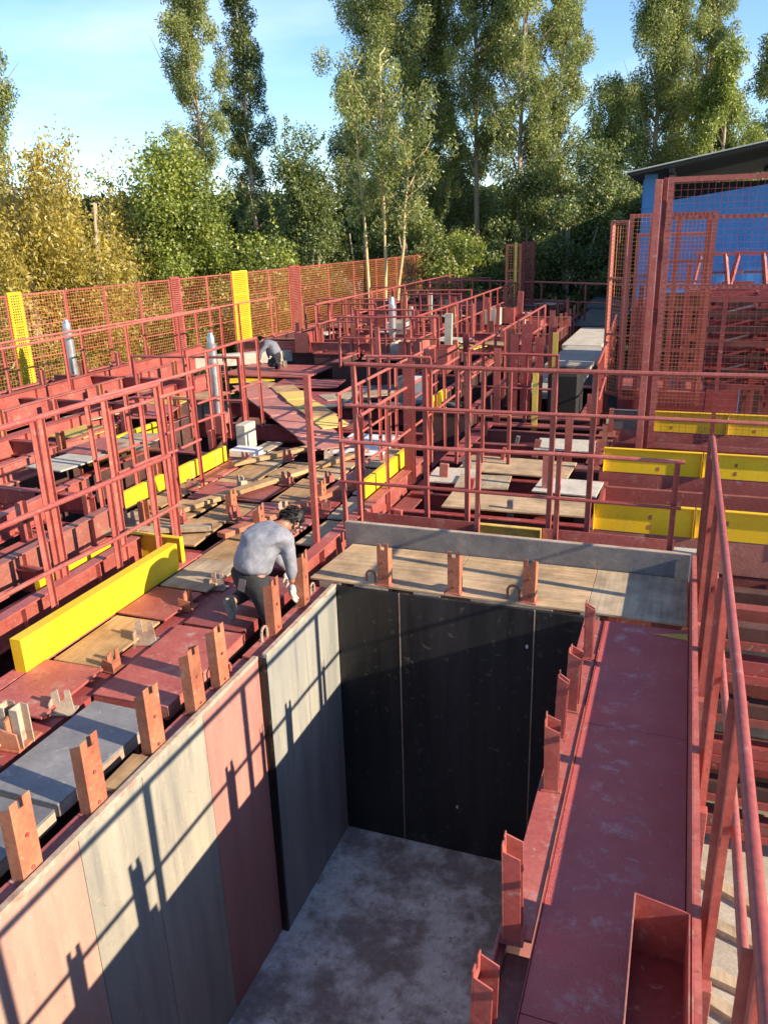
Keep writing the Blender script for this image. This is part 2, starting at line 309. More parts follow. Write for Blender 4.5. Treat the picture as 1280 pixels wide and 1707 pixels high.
# ------------------------------------------------------------------ notched channel stubs round the pit
def stub(loc, label, side=1, w=.115, d=.075, h=.42, mat=STUB, group='notched channel stubs round the pit', rot=0):
    """C channel on end; its web faces the pit (side=+1: +x) and is notched at the top"""
    t = thing('channel_stub', label, 'steel channel', loc, group)
    M = Matrix.Translation(loc) @ Matrix.Rotation(rot+rnd.uniform(-.07, .07), 4, 'Z') @ Matrix.Rotation(rnd.uniform(-.025, .025), 4, 'X') @ Matrix.Rotation(rnd.uniform(-.025, .025), 4, 'Y')
    th = .007; jit = rnd.uniform(-.015, .015)
    a, n_ = w/2, .016
    poly = [(-a, 0), (a, 0), (a, h+jit), (n_, h+jit), (n_, h-.055), (-n_, h-.05), (-n_, h), (-a, h)]
    x0, x1 = (d/2-th, d/2) if side > 0 else (-d/2, -d/2+th)
    MB().prism(poly, 0, x0, x1).build('web', mat, t, .0012, xf=M)
    fx0, fx1 = (-d/2, d/2-th-.0005) if side > 0 else (-d/2+th+.0005, d/2)
    for s in (-1, 1):
        y = s*(a-th/2)
        hh = h-.012-rnd.random()*.02
        pl = [(fx0, 0), (fx1, 0), (fx1, hh), (fx0, hh-.03)] if side > 0 else [(fx0, 0), (fx1, 0), (fx1, hh-.03), (fx0, hh)]
        MB().prism(pl, 1, y-th/2, y+th/2).build('flange', mat, t, .001, xf=M)
    MB().box(-d/2-.012, d/2+.012, -a-.012, a+.012, 0, .008).build('foot_plate', RED, t, xf=M)
    for zz in (.06, h*.55): MB().lathe((0, 0, 0), [(.011, 0), (.011, .008)], 6).build('bolt', RED2, t, xf=M @ Matrix.Translation((side*(d/2), .0, zz)) @ Matrix.Rotation(side*math.pi/2, 4, 'Y'))
    return t
LY = [2.60, 3.08, 3.61, 4.06, 4.36, 5.14, 5.64]
for i, y in enumerate(LY):
    ref = {5: 'notched orange channel stub right beside the bending worker\'s knees', 6: 'notched orange channel stub at the worker\'s hand near the pit corner'}.get(
        i, f'{ORD[i]} notched orange channel stub along the left pit rim, counted from the camera')
    stub((-.085, y, -.03), ref, 1, w=.125 if i < 4 else .11, mat=STUB, h=.45 if i < 6 else .47)
for i, (y, x) in enumerate(((2.42, 2.15), (2.96, 2.155), (3.97, 2.16), (4.42, 2.135), (4.75, 2.165), (5.41, 2.19))):
    lab = f'{ORD[i]} salmon red channel stub along the right pit rim, counted from the camera'
    stub((x, y, -.008 if y > 2.95 else -.10), lab, -1, w=.10 if i not in (3, 5) else .05, d=.075 if i not in (3, 5) else .06, mat=RAIL, h=.42 if i > 1 else .50)
for i, x in enumerate((.46, 1.06, 1.66)):
    lab = ('left', 'middle', 'right')[i]+' rusty channel stub standing on the front edge of the plywood platform'
    stub((x, 6.09, .035), lab, 1, w=.10, d=.085, h=.37, mat=STUB, rot=-math.pi/2)

def hook(p, label, ax=0, s=1.0, mat=RED):
    pts = []
    for k in range(11):
        t = math.pi*k/10; c = math.cos(t)*.035*s; z = .05*s+math.sin(t)*.035*s
        pts.append((p[0]+(c if ax == 0 else 0), p[1]+(c if ax else 0), p[2]+z))
    pts = [(pts[0][0], pts[0][1], p[2])]+pts+[(pts[-1][0], pts[-1][1], p[2])]
    o = MB().tube(pts, .009*s, 6).build('lifting_hook', mat, None, smooth=True)
    return tag(o, label, 'lifting loop', 'lifting loops round the pit')
hook((-.09, 2.36, -.03), 'red bent-bar lifting loop on left pit rim near the photo edge', 1, 1.25, RAIL)
hook((-.11, 4.50, -.03), 'lifting loop on left pit rim just behind the close pair of stubs', 1)
hook((-.11, 5.03, -.03), 'pale lifting loop on left pit rim below the worker', 1, 1.2, LIP)
hook((.33, 6.10, .036), 'rusty lifting loop beside the left stub on the plywood platform', 0, 1.1, STUB)
hook((1.53, 6.10, .036), 'rusty lifting loop beside the right stub on the plywood platform', 0, 1.3, STUB)
hook((-.11, 5.88, -.03), 'lifting loop at the far left corner of the pit', 1, 1.0, LIP)

# ------------------------------------------------------------------ plywood platform behind the pit, its toe board
pf = thing('plywood_platform', 'pale plywood platform across the far end of the pit', 'platform', (1.3, 6.45, 0))
for k, (x0, x1) in enumerate(((-.2, .98), (.985, 2.10), (2.105, 2.82))):
    MB().prism([(x0, 6.035), (x1, 6.035-.02*(k == 2)), (x1, 6.86), (x0+(.06 if k == 0 else 0), 6.86)], 2, .016, .035).build('plywood_sheet', PLYX if k < 2 else PLYG, pf, .002)
for x0, x1 in ((-.12, .08), (.2, .5), (.72, .95), (1.2, 1.85), (2.06, 2.2)): B(x0, x1, 6.036, 6.15, -.05, .014).build('packer', LIP, pf, .003)
B(-.2, 2.82, 6.5, 6.56, -.12, .014).build('bearer', RED2, pf)
B(-.2, 2.82, 6.8, 6.86, -.12, .014).build('bearer', RED2, pf)
tb = thing('toe_board', 'grey steel toe board along the back of the plywood platform', 'toe board', (1.3, 6.9, 0))
B(-.22, 2.83, 6.875, 6.885, .0, .24).build('plate', STEEL, tb, .002)
B(-.22, 2.83, 6.887, 6.935, .232, .24).build('top_fold', LIP, tb)

# ------------------------------------------------------------------ red walkway at right
wk = thing('walkway', 'red steel walkway with white stains along the right of the pit', 'walkway', (2.55, 4, 0))
for y0, y1 in ((.75, 2.6), (2.604, 4.596), (4.60, 5.985)): B(2.252, 2.834, y0, y1, -.02, 0).build('deck_plate', WALKP, wk, .002)
B(2.252, 2.83, .75, 5.98, -.12, -.10).build('under_frame', RED2, wk)
B(2.245, 2.25, .75, 5.985, -.10, .004).build('edge_angle', RED2, wk)
tr = thing('toe_board', 'tall red steel toe board along the outer side of the red walkway', 'toe board', (2.85, 4, 0))
B(2.838, 2.845, .75, 6.86, -.1, .25).build('plate', RED, tr, .001)
B(2.846, 2.872, .75, 6.86, .243, .25).build('top_fold', RAIL, tr)
for y in (1.2, 2.0, 2.9, 3.35, 3.8, 4.7, 5.2, 5.9): B(2.846, 2.868, y, y+.012, .0, .24).build('rib', RED2, tr)
ch = MB().prism([(2.60, 5.86), (2.83, 5.83), (2.83, 5.93)], 2, .002, .006).build('timber_scrap', YELD); tag(ch, 'small yellow timber sliver at the far end of the red walkway', 'timber scrap')
ty = thing('steel_tray', 'open red steel tray standing on the near end of the walkway', 'tray', (2.73, 2.5, 0))
TX0, TX1, TY0, TY1 = 2.62, 2.832, 1.9, 3.02
B(TX0, TX1, TY0, TY1, .004, .01).build('base', RED2, ty)
B(TX0, TX0+.006, TY0, TY1, .011, .30).build('side_plate', RED, ty, .001)
B(TX1-.006, TX1, TY0, TY1, .011, .26).build('side_plate', RED, ty)
MB().prism([(TX0+.0065, .011), (TX1-.0065, .011), (TX1-.0065, .262), (TX0+.0065, .30)], 1, TY1-.006, TY1).build('end_plate', RAIL, ty)

# ------------------------------------------------------------------ railings
def railing(label, p0, p1, heights, spacing=1.1, zb=0.0, rail_r=.021, post=.045, mat=RAIL, group='red pipe railings', posts=None, extra=0, angle=True, n=8, zb_list=None):
    p0 = Vector(p0); p1 = Vector(p1); d = p1-p0; Ln = d.length; u = d.normalized()
    t = thing('railing', label, 'railing', (*((p0+p1)/2).xy, zb), group)
    if posts is None:
        k = max(1, round(Ln/spacing)); posts = [i*Ln/k for i in range(k+1)]
    top = max(heights); side = Vector((u.y, -u.x, 0))
    for i, s in enumerate(posts):
        q = p0+u*s; z0 = zb if zb_list is None else zb_list[i]; lean = rnd.uniform(-.012, .012)
        a = Vector((q.x, q.y, z0)); b = Vector((q.x+lean, q.y+lean, top+extra-.01))
        mb = MB()
        if angle:
            mb.bar(a, b, post, .006, up=side); mb.bar(a+u*(post/2-.003)+side*.004, b+u*(post/2-.003)+side*.004, .006, post, up=side)
        else: mb.bar(a, b, post, post*.7, up=side)
        mb.build('post', mat, t)
    for hgt in heights:
        a = Vector((p0.x, p0.y, hgt)); b = Vector((p1.x, p1.y, hgt))
        mid = [a+(b-a)*f+Vector((rnd.uniform(-1, 1), rnd.uniform(-1, 1), rnd.uniform(-1, 1)))*.011 for f in (.33, .66)]
        off = side*(post*.5+rail_r*.6) if hgt != top else Vector((0, 0, 0))
        MB().tube([q+off for q in (a-u*.02, *mid, b+u*.02)], rail_r if hgt == top else rail_r*.85, n).build('top_rail' if hgt == top else 'mid_rail', mat, t, smooth=True)
    return t
railing('red pipe handrail along the outer edge of the red walkway', (2.9, 1.2, 0), (2.9, 6.94, 0), (1.21, .66), posts=[.74, 1.84, 2.94, 4.04, 5.14, 5.74], zb=-.1, post=.065, rail_r=.021, n=12)
railing('red railing right behind the grey toe board', (-.27, 7.02, 0), (2.70, 7.02, 0), (.98, .60), posts=[.0, 1.28, 1.98, 2.93], zb=.0, post=.045, rail_r=.019)
railing('tall red railing crossing the picture behind the platform railing', (-.36, 7.42, 0), (4.2, 7.42, 0), (1.63, 1.24), posts=[.08, .78, 1.18, 1.95, 2.3, 3.9], zb=-.05, post=.05, rail_r=.021)
railing('red railing running away from the platform corner past the white sheet', (-.30, 7.5, 0), (-.34, 11.5, 0), (1.1, .62), spacing=.8, zb=-.05, post=.04, rail_r=.018)
tp = MB().bar((-.40, 6.62, -.05), (-.40, 6.62, 1.66), .05, .05).build('corner_post', RAIL); tag(tp, 'lone tall red post at the left corner of the plywood platform', 'post')

railing('second red railing beyond the corner railing, nearer the ramp', (-.85, 8.3, 0), (-.9, 12.2, 0), (1.15, .6), spacing=.65, zb=-.02, post=.045, rail_r=.018)
railing('short cross railing in the first middle bay', (-.3, 9.95, 0), (.7, 9.95, 0), (1.2, .65), spacing=.35, zb=-.02, post=.045, rail_r=.018)
railing('short cross railing in the second middle bay', (-.5, 12.5, 0), (.9, 12.5, 0), (1.0, .5), spacing=.4, zb=-.02, post=.05, rail_r=.02)
railing('post row left of the tall railing corner', (-1.3, 10.4, 0), (-.45, 10.4, 0), (1.25,), spacing=.28, zb=-.3, post=.04, rail_r=.018)
railing('dense short railing between the near yellow boards at left', (-2.6, 6.7, 0), (-2.55, 8.1, 0), (1.2, .6), spacing=.45, zb=.0, post=.045, rail_r=.019)
for i_ in range(4):
    pts = [(-2.9+.12*i_+.5*k_+.1*math.sin(k_*1.3+i_), 12.35+.14*i_+.16*math.sin(k_*.9+i_*2), .10+.03*math.sin(k_*2.1+i_)+.02*i_) for k_ in range(5)]
    o_ = MB().tube(pts, .045, 7).build('hose', PVCB if i_ % 2 else STEEL, None, smooth=True); tag(o_, f'{ORD[i_]} grey hose of the pile behind the lone tall post, counted from the camera', 'hose', 'hoses piled beside the ramp')
# braces and racks below, outside the walkway
br = thing('walkway_bracket', 'red bracket frames under the outside of the walkway handrail', 'bracket', (2.95, 4, -1))
for y in (1.94, 3.04, 4.14, 5.24, 6.34):
    MB().bar((2.9, y, -.1), (2.9, y, -2.45), .09, .06).build('upright', RED, br, .003)
def rack(label, x0, x1, y0, y1, zs, mats, yst):
    t = thing('beam_rack', label, 'beam rack', ((x0+x1)/2, (y0+y1)/2, GZ), 'racks of steel beams right of the walkway')
    for x in (x0, x1):
        for y in (y0, y1): MB().box(x-.04, x+.04, y-.04, y+.04, GZ+.03, zs[-1]+.25).build('upright', RED2, t)
    for i, z in enumerate(zs):
        for j, y in enumerate(yst):
            mt = mats[(i*3+j*2) % len(mats)]
            B(x0-.1, x1+.3*rnd.random(), y-.06, y+.06, z, z+.12).build('beam', mt, t, .003)
        for y in (y0, y1): B(x0, x1, y-.03, y+.03, z-.07, z-.002).build('bearer', RED2, t)
    return t
beam_q = []
rack('far rack of stored red and grey beams below the yellow boards', 3.05, 4.9, 6.75, 7.6, (-2.25, -1.9, -1.5, -1.1, -.7, -.4), (RED2, INNER, STEEL, INNER, INNER, RED2), (6.8, 7.15, 7.5))  # shade of this low zone put into the dark beam materials
for i, (x, y, r) in enumerate(((3.35, 6.2, 2), (3.4, 5.75, 10), (3.3, 5.3, 16), (3.5, 4.95, 4), (3.3, 4.5, 12))):
    o = B(-.05, .05, -.55, .55, 0, .06).build('timber_plank', PLYG, xf=Matrix.Translation((x, y, GZ+.031)) @ Matrix.Rotation(R_(60+r), 4, 'Z'))
    tag(o, f'{ORD[i]} loose grey plank on the yard slab under the handrail, counted from the rack', 'plank', 'loose planks on the yard slab')

# ------------------------------------------------------------------ deck plates left of the pit
def plate(label, x0, x1, y0, y1, z, mat, t=.02, skirt=0, rot=0, name='deck_plate', group=None, tilt=0, cat='deck plate'):
    cx, cy = (x0+x1)/2, (y0+y1)/2
    M = Matrix.Translation((cx, cy, z)) @ Matrix.Rotation(R_(rot), 4, 'Z') @ Matrix.Rotation(R_(tilt), 4, 'X')
    a, b = (x1-x0)/2, (y1-y0)/2
    if skirt:
        o = thing(name, label, cat, (cx, cy, z), group)
        B(-a, a, -b, b, -t, 0).build('top', mat, o, .003, xf=M)
        B(a-.012, a-.002, -b+.002, b-.002, -skirt, -t).build('edge', LIP if mat is PLATE else mat, o, xf=M)
        B(-a+.002, a-.002, -b+.002, -b+.012, -skirt, -t).build('edge', mat, o, xf=M)
        return o
    o = B(-a, a, -b, b, -t, 0).build(name, mat, None, .003, xf=M); o.location = (0, 0, 0)
    return tag(o, label, cat, group)
G1 = 'plates beside the left pit rim'
plate('grey steel deck plate nearest the camera, left of the pit', -.78, -.27, 1.95, 3.0, -.02, PLATE, .016, .085, 1, group=G1)
plate('second grey steel deck plate left of the pit, with a thick pale edge', -.77, -.27, 3.03, 3.92, -.005, PLATE, .016, .085, -1, group=G1)
plate('red deck plate beside the close pair of stubs', -.84, -.27, 4.0, 5.02, -.01, RED, .014, .1, 1, group=G1)
plate('red deck plate under the kneeling worker', -.82, -.30, 5.06, 6.05, -.012, RED2, .014, .1, -1, group=G1)
plate('timber offcut wedged on the left pit rim between two stubs', -.16, -.05, 3.22, 3.52, .0, PLY, .05, rot=2, name='timber_offcut', cat='timber offcut')
# bracket row between plates and plywood strip
def bracket(loc, label, rot=0, s=1, mat=STUB, group='steel brackets along the left deck gap'):
    t = thing('bracket', label, 'bracket', loc, group)
    M = Matrix.Translation(loc) @ Matrix.Rotation(R_(rot), 4, 'Z') @ Matrix.Scale(s, 4)
    B(-.07, .07, -.05, .05, 0, .008).build('base_plate', mat, t, xf=M)
    MB().prism([(-.06, .008), (.06, .008), (.05, .14), (.02, .14), (.015, .07), (-.015, .07), (-.02, .15), (-.06, .13)], 1, -.005, .005).build('fin', mat, t, xf=M)
    MB().prism([(-.05, .008), (.05, .008), (.045, .10), (-.045, .08)], 0, -.065, -.058).build('fin', mat, t, xf=M)
    return t
for i, (y, x, r, s) in enumerate(((2.95, -.90, 10, 1.3), (3.45, -.93, 95, 1.5), (3.80, -.9, 20, 1.1), (4.35, -.93, 85, 1.0), (4.75, -.95, 15, 1.2), (5.35, -.97, 95, 1.1), (5.75, -.93, 5, 1.0))):
    bracket((x, y, -.04), f'{ORD[i]} small steel bracket in the gap beside the left deck plates, from the camera', r, s, STUB if i % 2 else LIP)
ph = thing('channel_post', 'weathered double channel post standing by the grey deck plate', 'steel channel', (-.9, 3.42, -.04))
for dx in (-.05, .05): MB().prism([(-.03, -.045), (.03, -.045), (.03, -.038), (-.023, -.038), (-.023, .038), (.03, .038), (.03, .045), (-.03, .045)], 2, 0, .26).build('channel', LIP, ph, xf=Matrix.Translation((-.93+dx, 3.44, -.04)))
sb = thing('gap_beam', 'dark red bearer along the gap left of the deck plates', 'beam', (-.9, 4, -.1))
B(-1.02, -.86, 1.5, 6.6, -.10, -.045).build('flange', RED2, sb); B(-.95, -.93, 1.5, 6.6, -.6, -.10).build('web', RED2, sb)
G2 = 'sheets on the strip beside the yellow board'
for i, (y0, y1, mt, nm, lab) in enumerate(((2.1, 2.95, PLY, 'plywood_sheet', 'plywood sheet at the left photo edge beside the grey plates'), (2.98, 3.6, PLY, 'plywood_sheet', 'plywood sheet in front of the first yellow board end'),
        (3.63, 4.25, RED, 'deck_plate', 'red plate in front of the near end of the yellow board'), (4.28, 5.0, PLY, 'plywood_sheet', 'plywood sheet along the middle of the near yellow board'), (5.03, 5.55, RED, 'deck_plate', 'red plate along the near yellow board, left of the worker'),
        (5.58, 6.2, PLYG, 'plywood_sheet', 'weathered plywood sheet at the far end of the near yellow board'), (6.23, 6.9, PLY, 'plywood_sheet', 'plywood sheet left of the worker\'s back'))):
    plate(lab, -1.42+.02*(i % 2), -1.0+.03*(i % 3), y0, y1, .0+.006*(i % 3), mt, .018, 0, rnd.uniform(-2, 2), nm, G2, cat='plywood' if mt is not RED else 'deck plate')
plate('yellow painted timber in the bottom left corner', -1.72, -1.36, 2.3, 3.4, .03, YELD, .03, 0, 14, 'timber_plank', cat='plank')

# ------------------------------------------------------------------ yellow toe boards
def yboard(label, x, y0, y1, h=.22, th=.05, mat=YEL, ends=True, z=0, axis=1, caps=0):
    t = thing('toe_board', label, 'toe board', ((x, (y0+y1)/2, z) if axis else ((y0+y1)/2, x, z)), 'yellow toe boards')
    def bb(a0, a1, b0, b1, z0, z1): return B(a0, a1, b0, b1, z0, z1) if axis else B(b0, b1, a0, a1, z0, z1)
    bb(x-.004, x+.004, y0, y1, z, z+h).build('face_plate', mat, t, .0015)
    bb(x-th, x-.0045, y0, y1, z+h-.008, z+h).build('top_fold', mat, t)
    if ends:
        bb(x-th, x-.0045, y0, y0+.006, z, z+h-.009).build('end_plate', mat, t); bb(x-th, x-.0045, y1-.006, y1, z, z+h-.009).build('end_plate', mat, t)
    for k in range(caps):
        yy = y0+(k+.5)*(y1-y0)/caps; bb(x+.0045, x+.012, yy, yy+.05, z+.002, z+h-.002).build('clip', YELD, t)
    return t
yboard('long bright yellow toe board left of the pit, nearest the camera', -1.44, 4.06, 5.93, .25, .09)
yboard('bright yellow toe board inside the left mould, behind the long yellow board', -2.08, 4.95, 5.85, .23)
yboard('short yellow board closing the left mould behind the railing end', 6.12, -2.1, -1.5, .24, mat=YEL, axis=0)
yboard('yellow toe board with two clips at the far side of the plywood deck', -2.92, 8.15, 9.3, .2, caps=2)
yboard('dull yellow toe board continuing towards the left railing', -3.0, 7.05, 8.0, .18)
yboard('yellow toe board in the next mould row behind the left railings', -4.55, 8.6, 10.1, .26)
yboard('yellow toe board piece in the row beside the long railing corner', -.45, 8.0, 9.5, .28)
yboard('small yellow board beyond the long railing, left of the tall posts', -.95, 11.9, 13.0, .35)
for i, (y, segs) in enumerate(((7.95, ((1.95, 2.86, YEL), (2.87, 3.9, YEL))), (10.0, ((1.85, 2.95, YEL), (2.96, 4.3, YEL))), (12.2, ((1.72, 2.3, STEEL), (2.31, 3.3, YEL), (3.31, 4.6, YEL))))):
    for j, (x0, x1, mt) in enumerate(segs):
        nm = 'yellow' if mt is YEL else 'grey'
        t = yboard(f'{nm} toe board in the {("near", "middle", "far")[i]} row right of the pit, {("left", "second", "right")[j] if len(segs) == 3 else ("left", "right")[j]} piece', y, x0, x1, .30, mat=mt, axis=0)
        for zz in (.07, .17):
            MB().prism([(-.02, -.006), (-.012, -.026), (.006, -.02), (.016, -.024), (.012, .004), (.018, .02), (-.004, .024), (-.016, .014)], 1, y-.0062, y-.0045).build('dirt_smudge', STUB, t, xf=Matrix.Translation((x0+(x1-x0)*(.55 if j == 0 else .25)+.02, 0, zz)))
    m_ = thing('steel_mould', f'dark red mould under the {("near", "middle", "far")[i]} row of boards right of the pit', 'mould', (3, y+.4, GZ), 'moulds right of the pit')
    x0 = segs[0][0]-.05
    B(x0, 4.6, y+.0, y+.06, -.34, -.004).build('front_beam', RED, m_, .004)
    B(x0, 4.6, y+.01, y+.05, -2.45, -.35).build('front_wall', RED2, m_)
    B(x0, x0+.04, y+.061, y+1.5, -2.45, -.02).build('side_wall', RED2, m_)
    B(x0+.041, 4.6, y+.75, y+.82, -.5, -.01).build('cross_beam', RED2, m_)
    B(x0+.041, 4.6, y+1.44, y+1.5, -2.45, -.01).build('back_wall', RED2, m_)
    for k in range(4): B(x0+.3+k*.7, x0+.34+k*.7, y-.03, y-.001, -2.4, -.36).build('rib', RED2, m_)
plate('grey concrete block by the near yellow boards', 2.1, 2.9, 7.5, 7.62, .02, PALE, .28, name='concrete_block', cat='block')
yboard('yellow and red toe strip right behind the platform railing', 7.3, .95, 1.55, .2, mat=YELD, axis=0)
tz = thing('toe_board', 'dark red toe plate right behind the platform railing', 'toe board', (1, 7.3, 0)); B(-.2, .94, 7.296, 7.304, 0, .2).build('face_plate', RED, tz); B(1.56, 2.7, 7.296, 7.304, 0, .2).build('face_plate', RED, tz)

# ------------------------------------------------------------------ generic steel moulds (open boxes with rims, ribs) and long beams
def mould(label, x0, x1, y0, y1, z=0., mat=RED, wall=.05, h=None, group='open steel moulds', stubs=0, rim=.1, inner=True):
    zb = GZ+.01 if h is None else z-h
    t = thing('steel_mould', label, 'mould', ((x0+x1)/2, (y0+y1)/2, zb), group)
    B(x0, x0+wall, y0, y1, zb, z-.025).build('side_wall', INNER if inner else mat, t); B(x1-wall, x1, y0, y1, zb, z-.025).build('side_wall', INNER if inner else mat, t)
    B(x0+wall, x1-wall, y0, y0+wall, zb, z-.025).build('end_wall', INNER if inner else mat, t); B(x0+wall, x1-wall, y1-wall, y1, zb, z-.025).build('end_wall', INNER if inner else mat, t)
    B(x0-.02, x0+rim, y0-.02, y1+.02, z-.024, z).build('rim', mat, t, .003); B(x1-rim, x1+.02, y0-.02, y1+.02, z-.024, z).build('rim', mat, t, .003)
    B(x0+rim+.001, x1-rim-.001, y0-.02, y0+rim, z-.024, z).build('rim', mat, t); B(x0+rim+.001, x1-rim-.001, y1-rim, y1+.02, z-.024, z).build('rim', mat, t)
    n = int((y1-y0)/.7)
    for k in range(n):
        y = y0+.35+k*.7
        if z > -.1: B(x1+.0005, x1+.045, y-.006, y+.006, zb, z-.026).build('rib', mat, t)
    for k in range(stubs):
        y = y0+.25+k*(y1-y0-.5)/max(1, stubs-1)
        MB().prism([(-.03, -.05), (.03, -.05), (.03, -.043), (-.023, -.043), (-.023, .043), (.03, .043), (.03, .05), (-.03, .05)], 2, z, z+.3+.12*rnd.random()).build('stub', STUB if k % 2 else RED, t, xf=Matrix.Translation(((x1-.05), y, 0)))
    return t
GM = 'open steel moulds left of the pit'
mould('near left mould behind the long yellow board', -2.12, -1.47, 2.6, 6.3, -.0, RED, group=GM)
mould('red mould with stubs left of the near railing', -3.0, -2.25, 2.8, 6.9, .02, RED, group=GM, stubs=4)
mould('red mould left of the dull yellow board', -4.4, -3.1, 6.6, 9.6, .0, RED2, group=GM, stubs=3)
mould('red mould at the left photo edge between the railings', -4.3, -3.2, 3.4, 6.3, .05, RED, group=GM, stubs=3)
mould('red mould behind the yellow board of the next row', -6.0, -4.7, 6.8, 11.2, .12, RED, group=GM, stubs=4)
mould('long red mould two rows left of the silver pipe', -7.6, -6.25, 7.6, 13.5, .22, RED, group=GM, stubs=6)
mould('long red mould beside the left part of the mesh fence', -8.9, -7.85, 9.2, 15.0, .28, RED, group=GM, stubs=6)
def beam(label, p0, p1, h, z, mat=RED, w=.1, group='long red steel beams', ribs=True):
    p0 = Vector((*p0, z)); p1 = Vector((*p1, z)); d = p1-p0; L_ = d.length; u = d.normalized(); sd_ = Vector((u.y, -u.x, 0))
    t = thing('steel_beam', label, 'steel beam', (*((p0+p1)/2).xy, z-h), group)
    MB().bar(p0-Vector((0, 0, h/2)), p1-Vector((0, 0, h/2)), .012, h-.024).build('web', mat, t)
    for zz in (-.006, -h+.006): MB().bar(p0+Vector((0, 0, zz)), p1+Vector((0, 0, zz)), w, .012).build('flange', mat, t)
    if ribs:
        for k in range(int(L_/.9)):
            q = p0+u*(.45+k*.9)+sd_*(w/4+.004); MB().bar(q-Vector((0, 0, .02)), q-Vector((0, 0, h-.02)), .008, w/2-.006, up=sd_).build('stiffener', mat, t)
    return t
for i, (x, y0, y1, z, h) in enumerate(((-1.85, 3.2, 6.2, .22, .24), (-2.45, 3.0, 6.6, .32, .3), (-3.5, 5.0, 7.4, .28, .26), (-4.75, 6.0, 9.8, .34, .3), (-5.5, 7.2, 13.2, .42, .28), (-6.6, 8.0, 14.6, .5, .3), (-7.3, 9.4, 16.0, .55, .32))):
    beam(f'{ORD[i]} long salmon beam of the left rows, counted from the pit towards the fence', (x, y0), (x-.12, y1), h, z, RED if i % 2 else RAIL)
for i, (y, x0, x1, z) in enumerate(((3.9, -4.2, -2.2, .18), (5.2, -4.6, -2.3, .2), (6.9, -5.2, -3.1, .25), (8.3, -6.9, -4.8, .38), (10.4, -7.9, -4.9, .45), (12.2, -8.2, -5.2, .5))):
    beam(f'{ORD[i]} cross beam between the left mould rows, counted from the camera', (x0, y), (x1, y), .2, z, RED2, group='cross beams between the left rows')

# left railings
railing('near left railing in front, above the long yellow board', (-1.78, 3.6, 0), (-1.72, 6.35, 0), (.92, .45), posts=[.05, 1.13, 1.9, 2.45, 2.75], zb=-.02, post=.05, rail_r=.022)
railing('tall left railing with double posts behind the near one', (-2.02, 3.6, 0), (-1.92, 6.6, 0), (1.53,), posts=[.1, 1.45, 1.52, 2.25, 2.98], zb=-.02, post=.05, rail_r=.023)
railing('left railing around the silver pipe mould', (-3.1, 7.0, 0), (-3.0, 9.4, 0), (1.25, .62), spacing=.6, zb=.0, post=.05, rail_r=.019)
railing('short cross railing beside the silver pipe', (-4.9, 10.2, 0), (-3.2, 10.3, 0), (1.2, .6), spacing=.85, zb=.0, post=.05, rail_r=.019)
railing('curved-end railing between the silver pipe and the white box', (-3.45, 9.4, 0), (-3.4, 11.2, 0), (1.35, .7), spacing=.45, zb=.0, post=.045, rail_r=.019)
railing('long railing on the fourth mould row left', (-6.7, 7.6, 0), (-6.9, 16.0, 0), (1.35,), spacing=1.7, zb=.2, post=.05, rail_r=.02)
railing('long railing in front of the mesh fence', (-8.0, 9.0, 0), (-7.6, 20.0, 0), (1.25,), spacing=1.9, zb=.2, post=.05, rail_r=.02)

# ------------------------------------------------------------------ deck of plywood and red plates behind the worker
G3 = 'loose sheets on the deck behind the worker'
strips = [(-2.72, .26, (PLYG, PLY, RED, PLYG), 6.45), (-2.30, .44, (PLY, RED, PLY, PLYG), 6.7), (-1.80, .40, (PLY, PLY, RED2, PLY), 6.4), (-1.34, .36, (RED, PLY, PLYX, RED), 6.95), (-.93, .30, (RED, RED2, RED, PLYX), 6.6), (-.58, .24, (PLYX, PLYG, WHITE, RED), 6.8)]
names = ('leftmost', 'second', 'third', 'fourth', 'fifth', 'rightmost')
for c_i, (xc, wd, mts, ys) in enumerate(strips):
    y = ys
    for r_i, mt in enumerate(mts):
        ln = rnd.uniform(.62, 1.0); wordm = {'plywood': 'plywood', 'plywood_cross': 'pale plywood', 'weathered_ply': 'weathered plywood', 'red_oxide': 'red steel', 'dark_red_oxide': 'dark red steel', 'white_sheet': 'white'}[mt.name]
        plate(f'{wordm} deck sheet behind the worker, {names[c_i]} strip, {ORD[r_i]} along', xc-wd/2, xc+wd/2+rnd.uniform(-.02, .05), y, y+ln-.03, rnd.uniform(.0, .05), mt, .022, 0, rnd.uniform(-4, 4), 'deck_sheet', G3, rnd.uniform(-1.2, 1.2), 'deck sheet')
        y += ln+rnd.uniform(.0, .1)
for i, (x0, y0, x1, y1, w, mt) in enumerate(((-2.3, 7.0, -1.2, 9.8, .14, PLY), (-1.4, 6.6, -.7, 8.7, .12, STUB), (-2.75, 6.3, -1.6, 6.75, .1, PLYG), (-2.6, 8.9, -1.8, 10.1, .12, PLY))):
    o = MB().bar((x0, y0, .085), (x1, y1, .095), w, .05).build('timber_plank', mt, None, .003); tag(o, f'{ORD[i]} loose plank lying across the deck sheets, from the yellow board', 'plank', 'planks across the deck sheets')
for i in range(14):
    x = (-2.53, -2.05, -1.57, -1.14, -.75)[i % 5]+rnd.uniform(-.02, .02); y = 6.7+.24*i
    bracket((x, y, .05), f'{ORD[i]} small bracket among the deck sheets behind the worker, counting away', rnd.uniform(0, 180), rnd.uniform(.7, 1.1), RED if i % 3 else LIP, 'brackets among the deck sheets')
for i, (x, y) in enumerate(((-.95, 7.95), (-1.75, 7.4), (-1.2, 7.0))):
    stub((x, y, .03), f'{ORD[i]} loose channel stub standing on the deck behind the worker', 1, h=.25, group='stubs on the deck behind the worker')
mould('dark mould under the deck sheets behind the worker', -2.95, -.42, 6.35, 10.3, -.06, RED2, group=GM, rim=.16)
